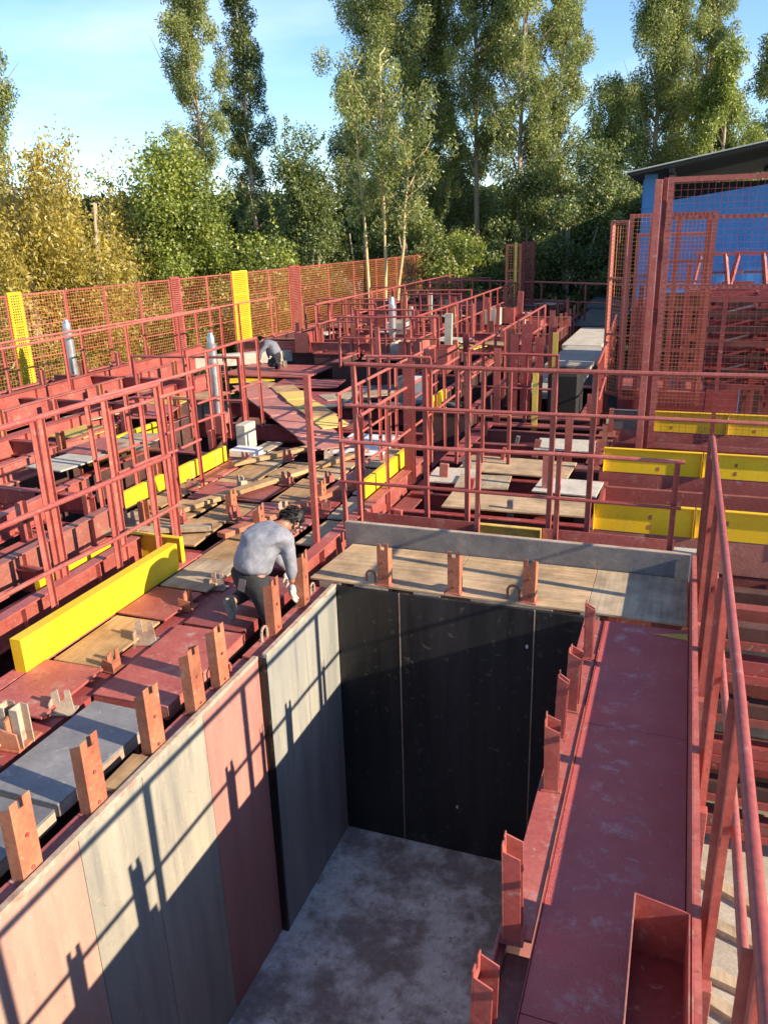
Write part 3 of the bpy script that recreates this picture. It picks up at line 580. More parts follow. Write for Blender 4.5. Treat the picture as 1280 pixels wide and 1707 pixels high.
beam('red edge beam from the pit corner to the platform post', (-.33, 6.05), (-.33, 9.6), .3, .12, RED, .12)
beam('red bearer under the middle of the deck sheets', (-1.44, 6.35), (-1.44, 10.3), .3, -.035, RED2, .14)

# ramp of red plates and worn yellow planks
A0 = Vector((-5.15, 13.9, .0)); A1 = Vector((-1.6, 9.85, .0)); u = (A1-A0).normalized(); L_ = (A1-A0).length
for i in range(7):
    c = A0+u*(L_*(i+.5)/7)
    o = B(-L_/14+.012, L_/14-.012, -.30, .30, -.02, 0).build('ramp_plate', DUSTR, None, .003, xf=Matrix.Translation((c.x, c.y, .12+.012*(i % 2))) @ Matrix.Rotation(math.atan2(u.y, u.x)+rnd.uniform(-.04, .04), 4, 'Z'))
    tag(o, f'{ORD[i]} red plate of the diagonal ramp, counted from the far worker', 'ramp plate', 'red plates of the diagonal ramp')
A0 = Vector((-4.35, 13.75, 0)); A1 = Vector((-2.0, 10.85, 0)); u = (A1-A0).normalized(); L_ = (A1-A0).length
for i in range(5):
    c = A0+u*(L_*(i+.5)/5)
    o = B(-L_/10+.01, L_/10-.01, -.22, .22, -.02, 0).build('ramp_plank', YELW if i in (1, 2, 4) else PLY, None, .003, xf=Matrix.Translation((c.x, c.y, .15+.014*(i % 2))) @ Matrix.Rotation(math.atan2(u.y, u.x)+rnd.uniform(-.05, .05), 4, 'Z'))
    tag(o, f'{ORD[i]} worn yellow plank beside the diagonal red ramp, counted from the far worker', 'plank', 'worn yellow planks by the ramp')
for i, (px, py, w, d, r, mt, lab) in enumerate(((420, 632, .9, .5, 30, YEL, 'bright yellow sheet on the deck at the top of the ramp'), (445, 618, .6, .5, 5, YEL, 'small bright yellow sheet beside the far worker'), (440, 640, .8, .4, -30, PLY, 'plywood sheet below the far worker'),
        (515, 640, 1.3, .9, 10, RED, 'red deck plate beyond the diagonal ramp'), (560, 665, 1.5, 1.0, 5, RED2, 'dark red deck plate right of the ramp'), (560, 712, .9, .8, 8, RED2, 'red deck plate beside the lone tall post'), (600, 660, 1.4, .6, 40, PLYG, 'weathered plywood on the pile behind the lone post'),
        (625, 650, 1.0, .5, 20, STEEL, 'grey steel sheet on the pile behind the lone post'), (610, 745, .75, 1.1, 4, WHITE, 'white sheet leaning flat behind the corner railing'))):
    p = at(px, py, .03); plate(lab, p.x-w/2, p.x+w/2, p.y-d/2, p.y+d/2, .03+.006*i, mt, .02, 0, r, 'deck_sheet', cat='deck sheet')
mould('long dark mould under the diagonal ramp', -5.3, -.55, 10.45, 14.9, -.35, RED2, group=GM, rim=.3)
beam('first bearer carrying the diagonal ramp', (-5.0, 11.4), (-.7, 11.4), .25, -.02, RED2, ribs=False, group='bearers under the diagonal ramp'); beam('second bearer carrying the diagonal ramp', (-5.0, 12.9), (-.7, 12.9), .25, -.02, RED2, ribs=False, group='bearers under the diagonal ramp')

# white box and grey-white box, silver pipes
wb = thing('white_panel_box', 'white panel box behind the silver pipe railing', 'box', (-2.85, 9.9, 0)); B(-3.05, -2.9, 9.8, 10.1, .0, .36).build('body', PALE, wb, .01); B(-2.88, -2.5, 9.3, 9.55, .05, .15).build('lower_box', WHITE, wb, .01)
def pipe(label, x, y, z0, z1, r):
    t = thing('silver_pipe', label, 'pipe', (x, y, z0), 'silver capped pipes')
    MB().lathe((x, y, z0), [(r, 0), (r, (z1-z0)*.78)], 16).build('body', SILV, t, smooth=True)
    MB().lathe((x, y, z0+(z1-z0)*.78), [(r*1.12, 0), (r*1.12, .05), (r*.82, .07), (r*.82, .17), (r*.55, .205), (r*.5, .24), (r*.15, .25)], 16).build('cap', SILV, t, smooth=True)
    B(x-.16, x+.16, y-.16, y+.16, z0-.3, z0).build('pedestal', RED, t, .004)
pipe('silver capped pipe rising by the left railings', -4.3, 11.4, .12, 1.45, .075)
pipe('silver capped pipe under the slender yellow trunks', -3.62, 18, .2, 1.45, .085)
pipe('silver capped pipe behind the left end of the fence railing', -8.35, 12.9, .35, 1.4, .09)

# ------------------------------------------------------------------ middle bays behind the tall railing
G4 = 'pale sheets in the middle bays'
for i, (x0, x1, y0, y1, mt, r) in enumerate(((.15, 1.5, 9.55, 10.25, PLYX, -2), (-.1, .45, 9.0, 9.6, PALE, 3), (.35, 1.85, 8.15, 8.75, PLYX, 2), (1.2, 1.9, 8.85, 9.4, PALE, -3), (.3, .9, 8.8, 9.3, PLYG, 6), (.9, 1.7, 10.6, 11.2, PALE, 2))):
    plate(f'{ORD[i]} pale sheet in the bay behind the tall railing, counted from the far left', x0, x1, y0, y1, .02+.01*i, mt, .02, 0, r, 'deck_sheet', G4, cat='deck sheet')
mould('open mould in the bay right behind the tall railing', -.25, 1.9, 7.6, 9.95, -.12, RED2, group='moulds in the middle bays', rim=.2)
mould('open mould in the second middle bay', -.2, 1.8, 10.05, 12.4, -.02, RED2, group='moulds in the middle bays', rim=.2, stubs=3)
mould('open mould in the third middle bay with stubs', -.6, 1.4, 12.7, 15.6, .0, RED, group='moulds in the middle bays', rim=.2, stubs=4)
for i, (x, y, h, w, mt) in enumerate(((.18, 12.9, 1.35, .12, RED2), (.36, 12.95, 1.5, .16, RED2), (.55, 12.98, 1.3, .12, RED2), (.02, 12.4, 1.2, .09, RAIL), (-.3, 9.1, 1.5, .12, RED2), (.7, 13.6, 1.3, .08, YELD), (.62, 12.3, .9, .08, YELD), (.42, 15.2, 1.2, .12, RED2), (1.35, 10.6, .6, .09, RAIL), (1.32, 9.0, .55, .08, RED), (-.1, 14.0, 1.3, .12, RED), (.25, 16.2, 1.4, .1, RAIL))):
    t = thing('column', f'{ORD[i]} upright steel column in the middle bays' + (', worn yellow' if mt is YELD else ''), 'column', (x, y, 0), 'upright columns in the middle bays')
    MB().prism([(-w/2, -w/3), (w/2, -w/3), (w/2, -w/3+.01), (-w/2+.01, -w/3+.01), (-w/2+.01, w/3-.01), (w/2, w/3-.01), (w/2, w/3), (-w/2, w/3)], 2, 0, h).build('channel', mt, t, xf=Matrix.Translation((x, y, -.1)))
    B(x-w*.7, x+w*.7, y-w*.6, y+w*.6, -.11, -.1).build('foot_plate', mt, t)
for i, (y, z) in enumerate(((8.1, -.03), (8.8, -.06), (9.5, -.04), (10.3, -.02), (11.0, .0), (11.7, .02))):
    beam(f'{ORD[i]} red bearer across the middle bays, counted from the camera', (-.2, y), (1.88, y), .2, z, RED2, .09, 'bearers across the middle bays', False)
for i in range(9):
    x = rnd.uniform(-.15, 1.8); y = 7.75+i*.48; h = rnd.uniform(.08, .22); mt = (RED, STEEL, RED2)[i % 3]; wd = ('red', 'grey', 'dark red')[i % 3]
    o = MB().bar((x, y, -.06), (x+rnd.uniform(-.05, .05), y, h), rnd.uniform(.05, .12), .05).build('short_post', mt, None, .003); tag(o, f'short {wd} post in the middle bays, {ORD[i]} from the camera', 'post', 'short posts in the middle bays')
for i in range(30):
    y = 14.9+i*.42; x = rnd.uniform(-6.8 if y > 17 else -3.8, -.5); h = rnd.uniform(.6, 1.25); mt = (RED, RAIL, STUB, RED2, PALE)[i % 5]; wd = ('red', 'salmon', 'orange', 'dark red', 'pale')[i % 5]
    o = MB().bar((x, y, .2), (x+rnd.uniform(-.03, .03), y, h), rnd.uniform(.06, .16), .07).build('upright_post', mt, None, .003); tag(o, f'{wd} upright post in the far field, {ORDN(i)} from the camera', 'post', 'upright posts in the far field')
for i in range(18):
    y = 15.0+i*.75; x = rnd.uniform(-6.6 if y > 17 else -3.6, -1.0); mt = (RAIL, RED, PALE, RED2)[i % 4]; wd = ('salmon', 'red', 'pale', 'dark red')[i % 4]; w_ = rnd.uniform(.3, .8); d_ = rnd.uniform(.3, .9); h_ = rnd.uniform(.2, .5)
    t = thing('formwork_box', f'{wd} formwork box standing in the far field, {ORDN(i)} from the camera', 'box', (x, y, .3), 'formwork boxes in the far field')
    B(x-w_/2, x+w_/2, y-d_/2, y-d_/2+.03, .3, .3+h_).build('side', mt, t); B(x-w_/2, x+w_/2, y+d_/2-.03, y+d_/2, .3, .3+h_).build('side', mt, t)
    B(x-w_/2, x-w_/2+.03, y-d_/2+.031, y+d_/2-.031, .3, .3+h_).build('side', mt, t); B(x+w_/2-.03, x+w_/2, y-d_/2+.031, y+d_/2-.031, .3, .3+h_).build('side', mt, t)
bt = thing('water_tank', 'black plastic tank on the walkway behind the tall railing', 'tank', (.95, 13, 0)); B(.72, 1.2, 12.8, 13.4, .0, .68).build('body', PVCB, bt, .04); MB().lathe((.96, 13.1, .68), [(.12, 0), (.12, .05), (.05, .06)], 14).build('lid', PVCB, bt)
fb = thing('sack', 'white and blue sack standing by the long railing', 'sack', (-1.5, 12.8, 0)); B(-1.5, -1.22, 12.7, 13.0, .1, .55).build('front', WHITE, fb, .03); B(-1.76, -1.505, 12.72, 13.0, .1, .55).build('side', STEEL, fb, .03)
# pale walkway running away
for i, (x0, x1, y0, y1, z) in enumerate(((.05, .95, 14.2, 16.6, .1), (-.05, .9, 17.6, 20.6, .05), (-.15, .8, 20.7, 24.5, .05), (-.5, .9, 25.6, 30, .05), (-.8, .9, 30.2, 38, .15))):
    plate(f'{ORD[i]} pale slab of the raised path running away at right, counted from the camera', x0, x1, y0, y1, z, PALE if i < 3 else STEEL, .1, 0, rnd.uniform(-2, 2), 'path_slab', 'pale slabs of the raised path', cat='path slab')
railing('red railing along the right side of the pale raised path', (1.55, 11.8, 0), (1.25, 18.5, 0), (1.0, .5), spacing=.8, zb=-.05, post=.05, rail_r=.02)
railing('far red railing in front of the dark bushes', (-6.2, 29.5, 0), (1.2, 25.5, 0), (1.15, .6), spacing=1.6, zb=-.05, post=.06, rail_r=.03)

# far mould field
kk = 0
for i, (x, y0, y1, z) in enumerate(((-.75, 12.0, 19.5, .3), (-1.7, 14.8, 22.5, .35), (-2.7, 15.2, 26.0, .4), (-3.6, 15.4, 24.0, .45), (-4.5, 16.5, 27.0, .45), (-5.5, 17.0, 29.0, .5), (-6.5, 18.0, 30.0, .55), (-.9, 20.0, 27.0, .3), (-1.9, 23.0, 29.0, .35))):
    mould(f'{ORD[i]} long mould of the far field, counted from the raised path', x-.42, x+.42, y0, y1, z-.1, RED if i % 2 else RAIL, group='long moulds of the far field', stubs=8, wall=.04, rim=.08)
    if i in (0, 2, 5): railing(f'{ORD[i]} railing of the far field, counted from the raised path', (x+.40, y0+.1, 0), (x+.36, y1-.2, 0), (z+.82, z+.40), spacing=.9, zb=z-.1, post=.05, rail_r=.022, group='railings of the far field', n=6)
for i in range(14):
    y = 17.0+i*.9; x0 = -6.8+rnd.uniform(-.4, 1.5); x1 = x0+rnd.uniform(2.0, 4.6)
    if i % 2: x1 = min(-.3, x1+1.5)
    beam(f'{ORDN(i)} cross beam of the far field, counted from the camera', (x0, y), (x1, y), .24, .42+.1*rnd.random(), RED if i % 3 else RAIL, group='cross beams of the far field', ribs=False)
for i in range(10):
    y = 15.3+i*1.4; x0 = (-5.8 if y > 17.5 else -3.6)+rnd.uniform(-1, 2.5)*(1 if y > 17.5 else .5)
    railing(f'{ORDN(i)} short cross railing of the far field, counted from the camera', (x0, y, 0), (x0+rnd.uniform(1.0, 2.2), y, 0), (1.25, .85), spacing=.6, zb=.25, post=.05, rail_r=.022, group='short cross railings of the far field', n=6)
far_cols = [(PLYG, 'weathered plywood'), (RED, 'red'), (PALE, 'pale'), (STEEL, 'grey'), (YELD, 'worn yellow'), (PLY, 'plywood')]
for i in range(22):
    y = 15.2+i*.55; x = rnd.uniform(-6.5 if y > 17.2 else -3.4, -.6); mt, wd = far_cols[rnd.randrange(6)]
    plate(f'{wd} loose sheet on the far field moulds, {ORDN(i)} from the camera', x-.4, x+.4, y-.3, y+.3, .50+.03*rnd.random(), mt, .02, 0, rnd.uniform(-30, 30), 'deck_sheet', 'loose sheets in the far field', rnd.uniform(-2, 2), 'deck sheet')
for i in range(16):
    x = rnd.uniform(-7.6, -3.6); y = 7.5+i*.34; mt, wd = far_cols[rnd.randrange(6)]
    plate(f'{wd} loose sheet on the left mould rows, {ORDN(i)} from the camera', x-.28, x+.28, y-.4, y+.4, .30+.02*rnd.random(), mt, .02, 0, rnd.uniform(-15, 15), 'deck_sheet', 'loose sheets on the left mould rows', rnd.uniform(-2, 2), 'deck sheet')
plate('worn red deck under the far worker', -6.4, -4.4, 14.95, 16.4, .1, RED, .03, 0, 0, 'deck_sheet', cat='deck sheet')
hb = thing('steel_beam', 'long grey-white beam lying beside the far worker', 'steel beam', (-6.4, 17, .3)); MB().bar((-7.6, 15.6, .2), (-5.7, 17.2, .2), .3, .25).build('body', PALE, hb, .01)

# ------------------------------------------------------------------ mesh fences
def wires(mb, o, u, w, h, step, r):
    """flat grid of square wires on the panel plane from o along u (horizontal) and z"""
    n = max(1, int(w/step)); sd_ = Vector((u.y, -u.x, 0))
    for i in range(1, n):
        p = o+u*(w*i/n); mb.bar(p, p+Vector((0, 0, h)), r, r, up=sd_)
    k = max(1, int(h/step))
    for j in range(1, k):
        p = o+Vector((0, 0, h*j/k))+sd_*r; mb.bar(p, p+u*w, r, r)
def panel(t, o, u, w, h, mat, wmat, step=.06, r=.007, frame=.04, mids=(1/3, 2/3), vert=0, label=None):
    mb = MB(); z = Vector((0, 0, 1))
    sd_ = Vector((u.y, -u.x, 0))
    mb.bar(o+u*frame/2, o+u*frame/2+z*h, frame, frame, up=sd_); mb.bar(o+u*(w-frame/2), o+u*(w-frame/2)+z*h, frame, frame, up=sd_)
    for f_ in (0, 1): mb.bar(o+u*frame+z*(h*f_+(frame/2 if f_ == 0 else -frame/2)), o+u*(w-frame)+z*(h*f_+(frame/2 if f_ == 0 else -frame/2)), frame, frame*.9)
    for f_ in mids: mb.bar(o+u*frame+z*h*f_, o+u*(w-frame)+z*h*f_, frame*.7, frame*.7)
    for k in range(vert): q = o+u*(w*(k+1)/(vert+1))-sd_*.002; mb.bar(q+z*frame, q+z*(h-frame), frame*.7, frame*.7, up=sd_)
    f = mb.build('panel_frame', mat, t)
    if label: f['label'] = label
    wm = MB(); wires(wm, o+sd_*.03, u, w, h, step, r); g = wm.build('wire_mesh', wmat, f); g['kind'] = 'stuff'
    return f
FX0 = Vector((-9.9, 11.0, -.05)); FX1 = Vector((-8.1, 36.0, -.05)); fu = (FX1-FX0).normalized(); fl = (FX1-FX0).length
fence = thing('mesh_fence', 'long orange wire mesh fence in front of the trees with yellow panels', 'fence', ((FX0+FX1)/2)[:])
special = [(1.98, 2.33, 'y'), (6.95, 7.32, 'r'), (9.62, 10.38, 'y'), (12.74, 13.4, 'r')]
edges = [0.0]
for a, b, k_ in special: edges += [a, b]
edges += [fl]
for ei in range(len(edges)-1):
    a, b = edges[ei], edges[ei+1]
    if ei % 2 == 1:
        yl = special[ei//2][2] == 'y'
        panel(fence, FX0+fu*a, fu, b-a-.01, 1.95, YEL if yl else RAIL, YMESH if yl else RAIL, .05, .017, .07 if yl else .06, label='narrow bright yellow mesh panel' if yl else 'narrow salmon red panel with dense wire')
        continue
    k = max(1, round((b-a)/(1.15 if a < 12 else 1.9))); w = (b-a)/k
    for q_ in range(k): panel(fence, FX0+fu*(a+q_*w), fu, w-.01, 1.9, RAIL, ORMESH, .068, .0048 if a < 9 else .0065, .035, (1/3, 2/3), 0)
for q_ in range(14):
    q = FX0+fu*(fl*q_/13); B(q.x-.035, q.x+.035, q.y-.035, q.y+.035, GZ+.0, -.055).build('leg', RED2, fence)
fm = thing('mesh_fence', 'narrow orange mesh panel pair standing alone in the far field', 'fence', (-2.2, 26, 0))
panel(fm, Vector((-2.7, 26.0, .0)), Vector((1, .12, 0)).normalized(), .48, 2.35, ORMESH, ORMESH, .08, .014, .06)
panel(fm, Vector((-2.2, 26.1, .0)), Vector((.55, .8, 0)).normalized(), .5, 2.4, RAIL, RAIL, .08, .014, .06)
B(-2.42, -2.34, 25.95, 25.99, 0, 2.4).build('yellow_post', YELD, fm)
# cage at right
cg = thing('mesh_cage', 'tall red mesh cage right of the pale path', 'cage', (2.2, 13.5, 0))
X1 = Vector((1, 0, 0)); Y1 = Vector((0, 1, 0))
panel(cg, Vector((1.42, 14.2, .15)), Vector((.5, -.5, 0)).normalized(), .42, 2.72, RAIL, ORMESH, .06, .0055, .05, (.36, .68))
panel(cg, Vector((1.72, 13.7, .15)), X1, .42, 2.8, RAIL, ORMESH, .055, .0055, .05, (.36, .68))
panel(cg, Vector((2.16, 13.6, .1)), X1, .78, 2.85, RAIL, ORMESH, .055, .004, .055, (.14, .3, .52, .76), 0)
panel(cg, Vector((1.72, 15.6, .15)), X1, 1.25, 2.5, RAIL, RED2, .06, .005, .05, (.36, .68))
for x, y, h in ((2.42, 13.9, 2.9), (2.62, 14.3, 2.2), (1.95, 14.0, 1.9), (2.0, 15.0, 2.9), (2.84, 13.72, 2.85)): B(x-.035, x+.035, y-.03, y+.03, .05, h).build('post', RED2, cg)
B(1.7, 3.02, 13.9, 15.5, .22, .27).build('floor_plate', RAIL, cg, .004); B(1.7, 3.02, 13.86, 13.9, -.05, .27).build('floor_edge', RED2, cg)
cg2 = thing('mesh_cage', 'large red mesh screen before the blue shed, cut by the photo edge', 'cage', (2.9, 11, 0))
panel(cg2, Vector((2.30, 11.2, .02)), X1, 2.1, 3.3, RED, RED2, .075, .0035, .065, (.62, .86), 0)
B(2.15, 2.235, 11.17, 11.25, -.05, 3.30).build('post', RED, cg2, .004); B(2.24, 2.296, 11.3, 11.36, -.05, 3.32).build('post', RED2, cg2, .004); B(3.05, 3.10, 11.3, 11.36, -.05, 2.0).build('post', RED2, cg2)
beam('grey concrete kerb beam under the mesh cage', (1.75, 12.75), (4.6, 12.75), .22, .1, PALE, .2, ribs=False)

# clutter before the blue shed, its shade put into darker materials
for i, (x, y, z0) in enumerate(((3.5, 15.5, 0), (4.3, 16.0, 0), (3.7, 17.2, 0), (4.5, 14.3, 0))):
    t = thing('frame_stack', f'{ORD[i]} stack of dark red frames in the shade before the blue shed', 'frame stack', (x, y, z0), 'frame stacks before the shed')
    for k in range(7):
        z = z0+.12+k*.24; mb = MB()
        mb.box(x-.55, x+.55, y-.5, y-.44, z, z+.09); b1 = mb.build('frame', INNER if k % 3 else RED2, t)
        B(x-.55, x-.49, y-.439, y+.44, z, z+.09).build('frame', RED2, t); B(x+.49, x+.55, y-.439, y+.44, z, z+.09).build('frame', RED2, t); B(x-.55, x+.55, y+.441, y+.5, z, z+.09).build('frame', RED2, t)
        MB().bar((x-.5, y-.47, z), (x+.2*rnd.random(), y-.47, z+.2), .03, .03).build('brace', STEEL if k % 2 else RED2, t)
    for sx in (-.52, .52):
        for sy in (-.47, .47): B(x+sx-.025, x+sx+.025, y+sy-.025, y+sy+.025, GZ+.01, z0+1.7).build('upright', RED2, t)
for i, (x, y) in enumerate(((3.05, 18.3), (3.75, 18.4))):
    t = thing('trestle', ('left', 'right')[i]+' dark red trestle frame silhouetted against the blue shed wall', 'trestle', (x, y, 1.75), 'trestles before the blue wall')
    for dx in (-.28, .28):
        MB().bar((x+dx*1.2, y-.1, 1.55), (x+dx*.8, y, 2.2), .06, .05).build('leg', RED2, t); MB().bar((x+dx*1.2, y+.35, 1.55), (x+dx*.8, y+.25, 2.2), .06, .05).build('leg', RED2, t)
    MB().bar((x-.34, y, 2.22), (x+.34, y+.02, 2.2), .07, .06).build('top_bar', RED2, t); MB().bar((x-.3, y, 1.85), (x+.3, y, 1.85), .05, .04).build('cross_bar', RED2, t)
bp_ = thing('stored_panels', 'dark red stored panels standing in front of the lower blue shed wall', 'panel stack', (4.2, 19.4, GZ))
for k_ in range(9): B(1.5+k_*.6, 2.08+k_*.6, 19.42+.01*(k_ % 3), 19.47+.01*(k_ % 3), GZ+.01, 1.25+.12*(k_ % 4)).build('panel', INNER if k_ % 3 else RED2, bp_)
dk = thing('storage_deck', 'dark red storage deck carrying the trestles before the blue shed', 'deck', (3.8, 18.6, 0)); B(2.6, 6.5, 17.9, 19.3, 1.45, 1.55).build('top', RED2, dk)
for x in (2.7, 4.0, 5.3, 6.4): B(x-.06, x+.06, 17.95, 18.07, GZ+.01, 1.449).build('leg', RED2, dk)
for i in range(6): B(2.7, 6.4, 18.0+.01*i, 18.04+.01*i, -.3+i*.28, -.18+i*.28).build('shelf', RED2 if i % 2 else INNER, dk)

# ------------------------------------------------------------------ blue shed
sh = thing('blue_shed', 'blue corrugated steel shed with dark eaves at right', 'shed', (8, 26, GZ))
def corr(x0, x1, y, z0, f1, mat, name, parent, pitch=.3, dep=.012):
    n = int((x1-x0)/(pitch/2)); pts = []
    for i in range(n+1):
        x = x0+(x1-x0)*i/n; pts.append((x, y-(dep if i % 4 in (1, 2) else 0)))
    mb = MB()
    for (x, yy_) in pts: mb.v += [(x, yy_, z0), (x, yy_, f1(x)), (x, yy_+.03, z0), (x, yy_+.03, f1(x))]
    for i in range(n):
        a, b = i*4, (i+1)*4; mb.f += [(a, b, b+1, a+1), (a+2, a+3, b+3, b+2), (a+1, b+1, b+3, a+3)]
    return mb.build(name, mat, parent)
YS = 24.0
roofz = lambda x: 4.05+(x-1.2)*.172
corr(1.35, 16, YS, GZ, lambda x: 3.28+(x-1.35)*.13, BLUE, 'wall_sheet', sh)
B(1.34, 1.66, YS-.05, YS+.1, 3.2, roofz(1.5)-.08).build('corner_sheet', BLUE, sh)
corr(1.3, 1.301+.0, YS, GZ, lambda x: 3.2, BLUE, 'wall_end', sh) if False else None
B(1.3, 1.345, YS+.05, YS+14, GZ, 3.9).build('end_wall', BLUE, sh)
mb = MB(); x0, x1 = .95, 16.5
mb.prism([(x0, roofz(x0)), (x1, roofz(x1)), (x1, roofz(x1)+.03), (x0, roofz(x0)+.03)], 1, YS-1.3, YS+15); mb.build('roof', ROOFTOP, sh)
mb = MB(); mb.prism([(x0+.02, roofz(x0)-.02), (x1, roofz(x1)-.02), (x1, roofz(x1)-.004), (x0+.02, roofz(x0)-.004)], 1, YS-1.11, YS+15); mb.build('soffit_shade', DARKROOF, sh)  # added dark sheet standing in for shade under the roof
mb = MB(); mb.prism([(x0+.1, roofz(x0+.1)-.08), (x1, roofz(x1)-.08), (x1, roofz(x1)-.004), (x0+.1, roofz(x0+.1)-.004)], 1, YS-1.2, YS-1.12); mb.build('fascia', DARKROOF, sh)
for k in range(5):
    x = 2+k*3; MB().bar((x, YS-1.1, roofz(x)-.1), (x, YS+12, roofz(x)-.1), .1, .16).build('purlin', DARKROOF, sh)
    MB().bar((x, YS+.2, GZ), (x, YS+.2, roofz(x)-.2), .14, .14).build('column', STEEL, sh)
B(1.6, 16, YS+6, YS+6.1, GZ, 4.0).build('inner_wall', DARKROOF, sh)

# ------------------------------------------------------------------ trees
NPR = np.random.default_rng(5)
def leaf_mesh(name, P, mat, parent, ln, wd, droop=.6, seed=0):
    """rhombic leaves at the points P"""
    g = np.random.default_rng(seed); n = len(P)
    d = np.clip(g.normal(size=(n, 3)), -2, 2); d[:, 2] -= droop; d /= np.linalg.norm(d, axis=1)[:, None]
    s = np.cross(d, g.normal(size=(n, 3))); s /= np.linalg.norm(s, axis=1)[:, None]
    L_ = ln*g.uniform(.6, 1.3, (n, 1)); W_ = wd*g.uniform(.6, 1.3, (n, 1))
    nrm = np.cross(d, s)
    V = np.stack([P, P+d*L_*.45+s*W_*.5+nrm*W_*.12, P+d*L_, P+d*L_*.45-s*W_*.5+nrm*W_*.12], 1).reshape(-1, 3).astype(np.float32)
    me = bpy.data.meshes.new(name); me.vertices.add(4*n); me.vertices.foreach_set('co', V.ravel())
    me.loops.add(4*n); me.loops.foreach_set('vertex_index', np.arange(4*n, dtype=np.int32))
    me.polygons.add(n); me.polygons.foreach_set('loop_start', np.arange(0, 4*n, 4, dtype=np.int32))
    me.update(calc_edges=True); me.materials.append(mat)
    o = bpy.data.objects.new(name, me); COL.objects.link(o); o['kind'] = 'stuff'
    if parent: o.parent = parent; o.matrix_parent_inverse = parent.matrix_basis.inverted()
    return o
def euc(label, base, H, rad, t0=.3, n_leaf=12000, seed=1, lean=(0, 0), mat=LEAF, bark=BARK, tr=.16, ln=.14, wd=.055, nb=70, name='eucalyptus_tree', group='tall eucalyptus trees', conic=.5, up=(.55, 1.15), dens=1.9):
    g = np.random.default_rng(seed); t = thing(name, label, 'tree', base, group); base = np.array(base)
    K = 9; zs = np.linspace(0, H, K)
    path = np.stack([base[0]+lean[0]*zs/H+np.cumsum(g.normal(0, .05, K)), base[1]+lean[1]*zs/H+np.cumsum(g.normal(0, .05, K)), base[2]+zs], 1)
    MB().tube([tuple(p) for p in path], tr, 8, tr*.18).build('trunk', bark, t, smooth=True)
    pts = []; bm_ = MB()
    for k in range(nb):
        f = t0+(1-t0)*((k+g.random())/nb); z = f*H; i = min(K-2, int(z/H*(K-1))); q = path[i]+(path[i+1]-path[i])*(z/H*(K-1)-i)
        prof = math.sin(min(1, (f-t0)/(1-t0)*1.0+.12)*math.pi*.92)**.6*(1-conic*(f-t0)/(1-t0))
        L_ = rad*prof*g.uniform(.45, 1.15)+.15; az = g.uniform(0, 6.283); e = g.uniform(*up)
        dv = np.array([math.cos(az)*math.cos(e), math.sin(az)*math.cos(e), math.sin(e)])
        tip = q+dv*L_/max(.35, math.cos(e)); mid = (q+tip)/2+g.normal(0, .08, 3)
        bm_.tube([tuple(q), tuple(mid), tuple(tip)], tr*.3*(1-f*.6)+.012, 4, .008, caps=False)
        for c in range(int(g.integers(2, 5))):
            ff = g.uniform(.35, 1.05); cc = q+(tip-q)*ff+g.normal(0, .18, 3)
            r = rad*.10*g.uniform(.6, 1.5)+.16; m_ = int(dens*900*r**1.9*g.uniform(.6, 1.3))
            off = g.normal(0, 1, (m_, 3)); off /= np.linalg.norm(off, axis=1)[:, None]; off *= (g.random((m_, 1))**.42)*r*np.array([1, 1, 1.45])
            pts.append(cc+off-np.array([0, 0, r*.6]))
    bm_.build('branch', bark, t)
    leaf_mesh('crown', np.concatenate(pts), mat, t, ln, wd, .9, seed)
    return t
def bush(label, base, rx, ry, H, n_leaf=12000, seed=1, mat=LEAFB, ln=.125, wd=.08, name='leafy_tree', group='leafy trees and shrubs behind the fence', droop=.2, lumps=46, low=.0, hang=0.):
    g = np.random.default_rng(seed); t = thing(name, label, 'tree', base, group); base = np.array(base)
    mb = MB()
    for k in range(4):
        a = g.uniform(0, 6.28); r = g.uniform(.05, .35)
        mb.tube([tuple(base+np.array([math.cos(a)*.1, math.sin(a)*.1, 0])), tuple(base+np.array([math.cos(a)*rx*r*.6, math.sin(a)*ry*r*.6, H*.4])), tuple(base+np.array([math.cos(a)*rx*r*1.4, math.sin(a)*ry*r*1.4, H*.8]))], .11, 6, .03)
    mb.build('trunk', BARK, t)
    pts = []
    lobes = [(g.uniform(-.45, .45)*rx, g.uniform(-.45, .45)*ry, g.uniform(.62, 1.0), g.uniform(.45, .75)) for _ in range(5)]+[(0, 0, 1.0, .6)]
    for k in range(int(lumps*1.5)):
        ox, oy, hh, ww = lobes[k % 6]
        z = low+(1-low)*g.random()**.8; rr = math.sqrt(max(.02, 1-(abs(z-.4)/.62)**2.2)); a = g.uniform(0, 6.283); q = g.random()**.35
        c = base+np.array([ox+math.cos(a)*rx*rr*q*ww, oy+math.sin(a)*ry*rr*q*ww, z*H*.96*hh])
        r = H*.055*g.uniform(.5, 1.6)+.14; m_ = int(820*r**1.9*g.uniform(.6, 1.3)*n_leaf/12000)
        v = g.normal(0, 1, (m_, 3)); v /= np.linalg.norm(v, axis=1)[:, None]; v *= (g.random((m_, 1))**.4)*r*1.15; v[:, 2] *= .85
        if hang: v[:, 0] *= .7; v[:, 1] *= .7; v[:, 2] *= 2.4; v[:, 2] -= hang*g.random(m_)*r*1.5
        pts.append(c+v)
        if k % 3 == 0:
            tipd = g.normal(0, .4, 3); tipd[2] = abs(tipd[2])+.5; m2 = int(m_*.25); f_ = g.random((m2, 1)); pts.append(c+tipd*r*2.6*f_+g.normal(0, .06, (m2, 3)))
    leaf_mesh('crown', np.concatenate(pts), mat, t, ln, wd, droop, seed)
    return t
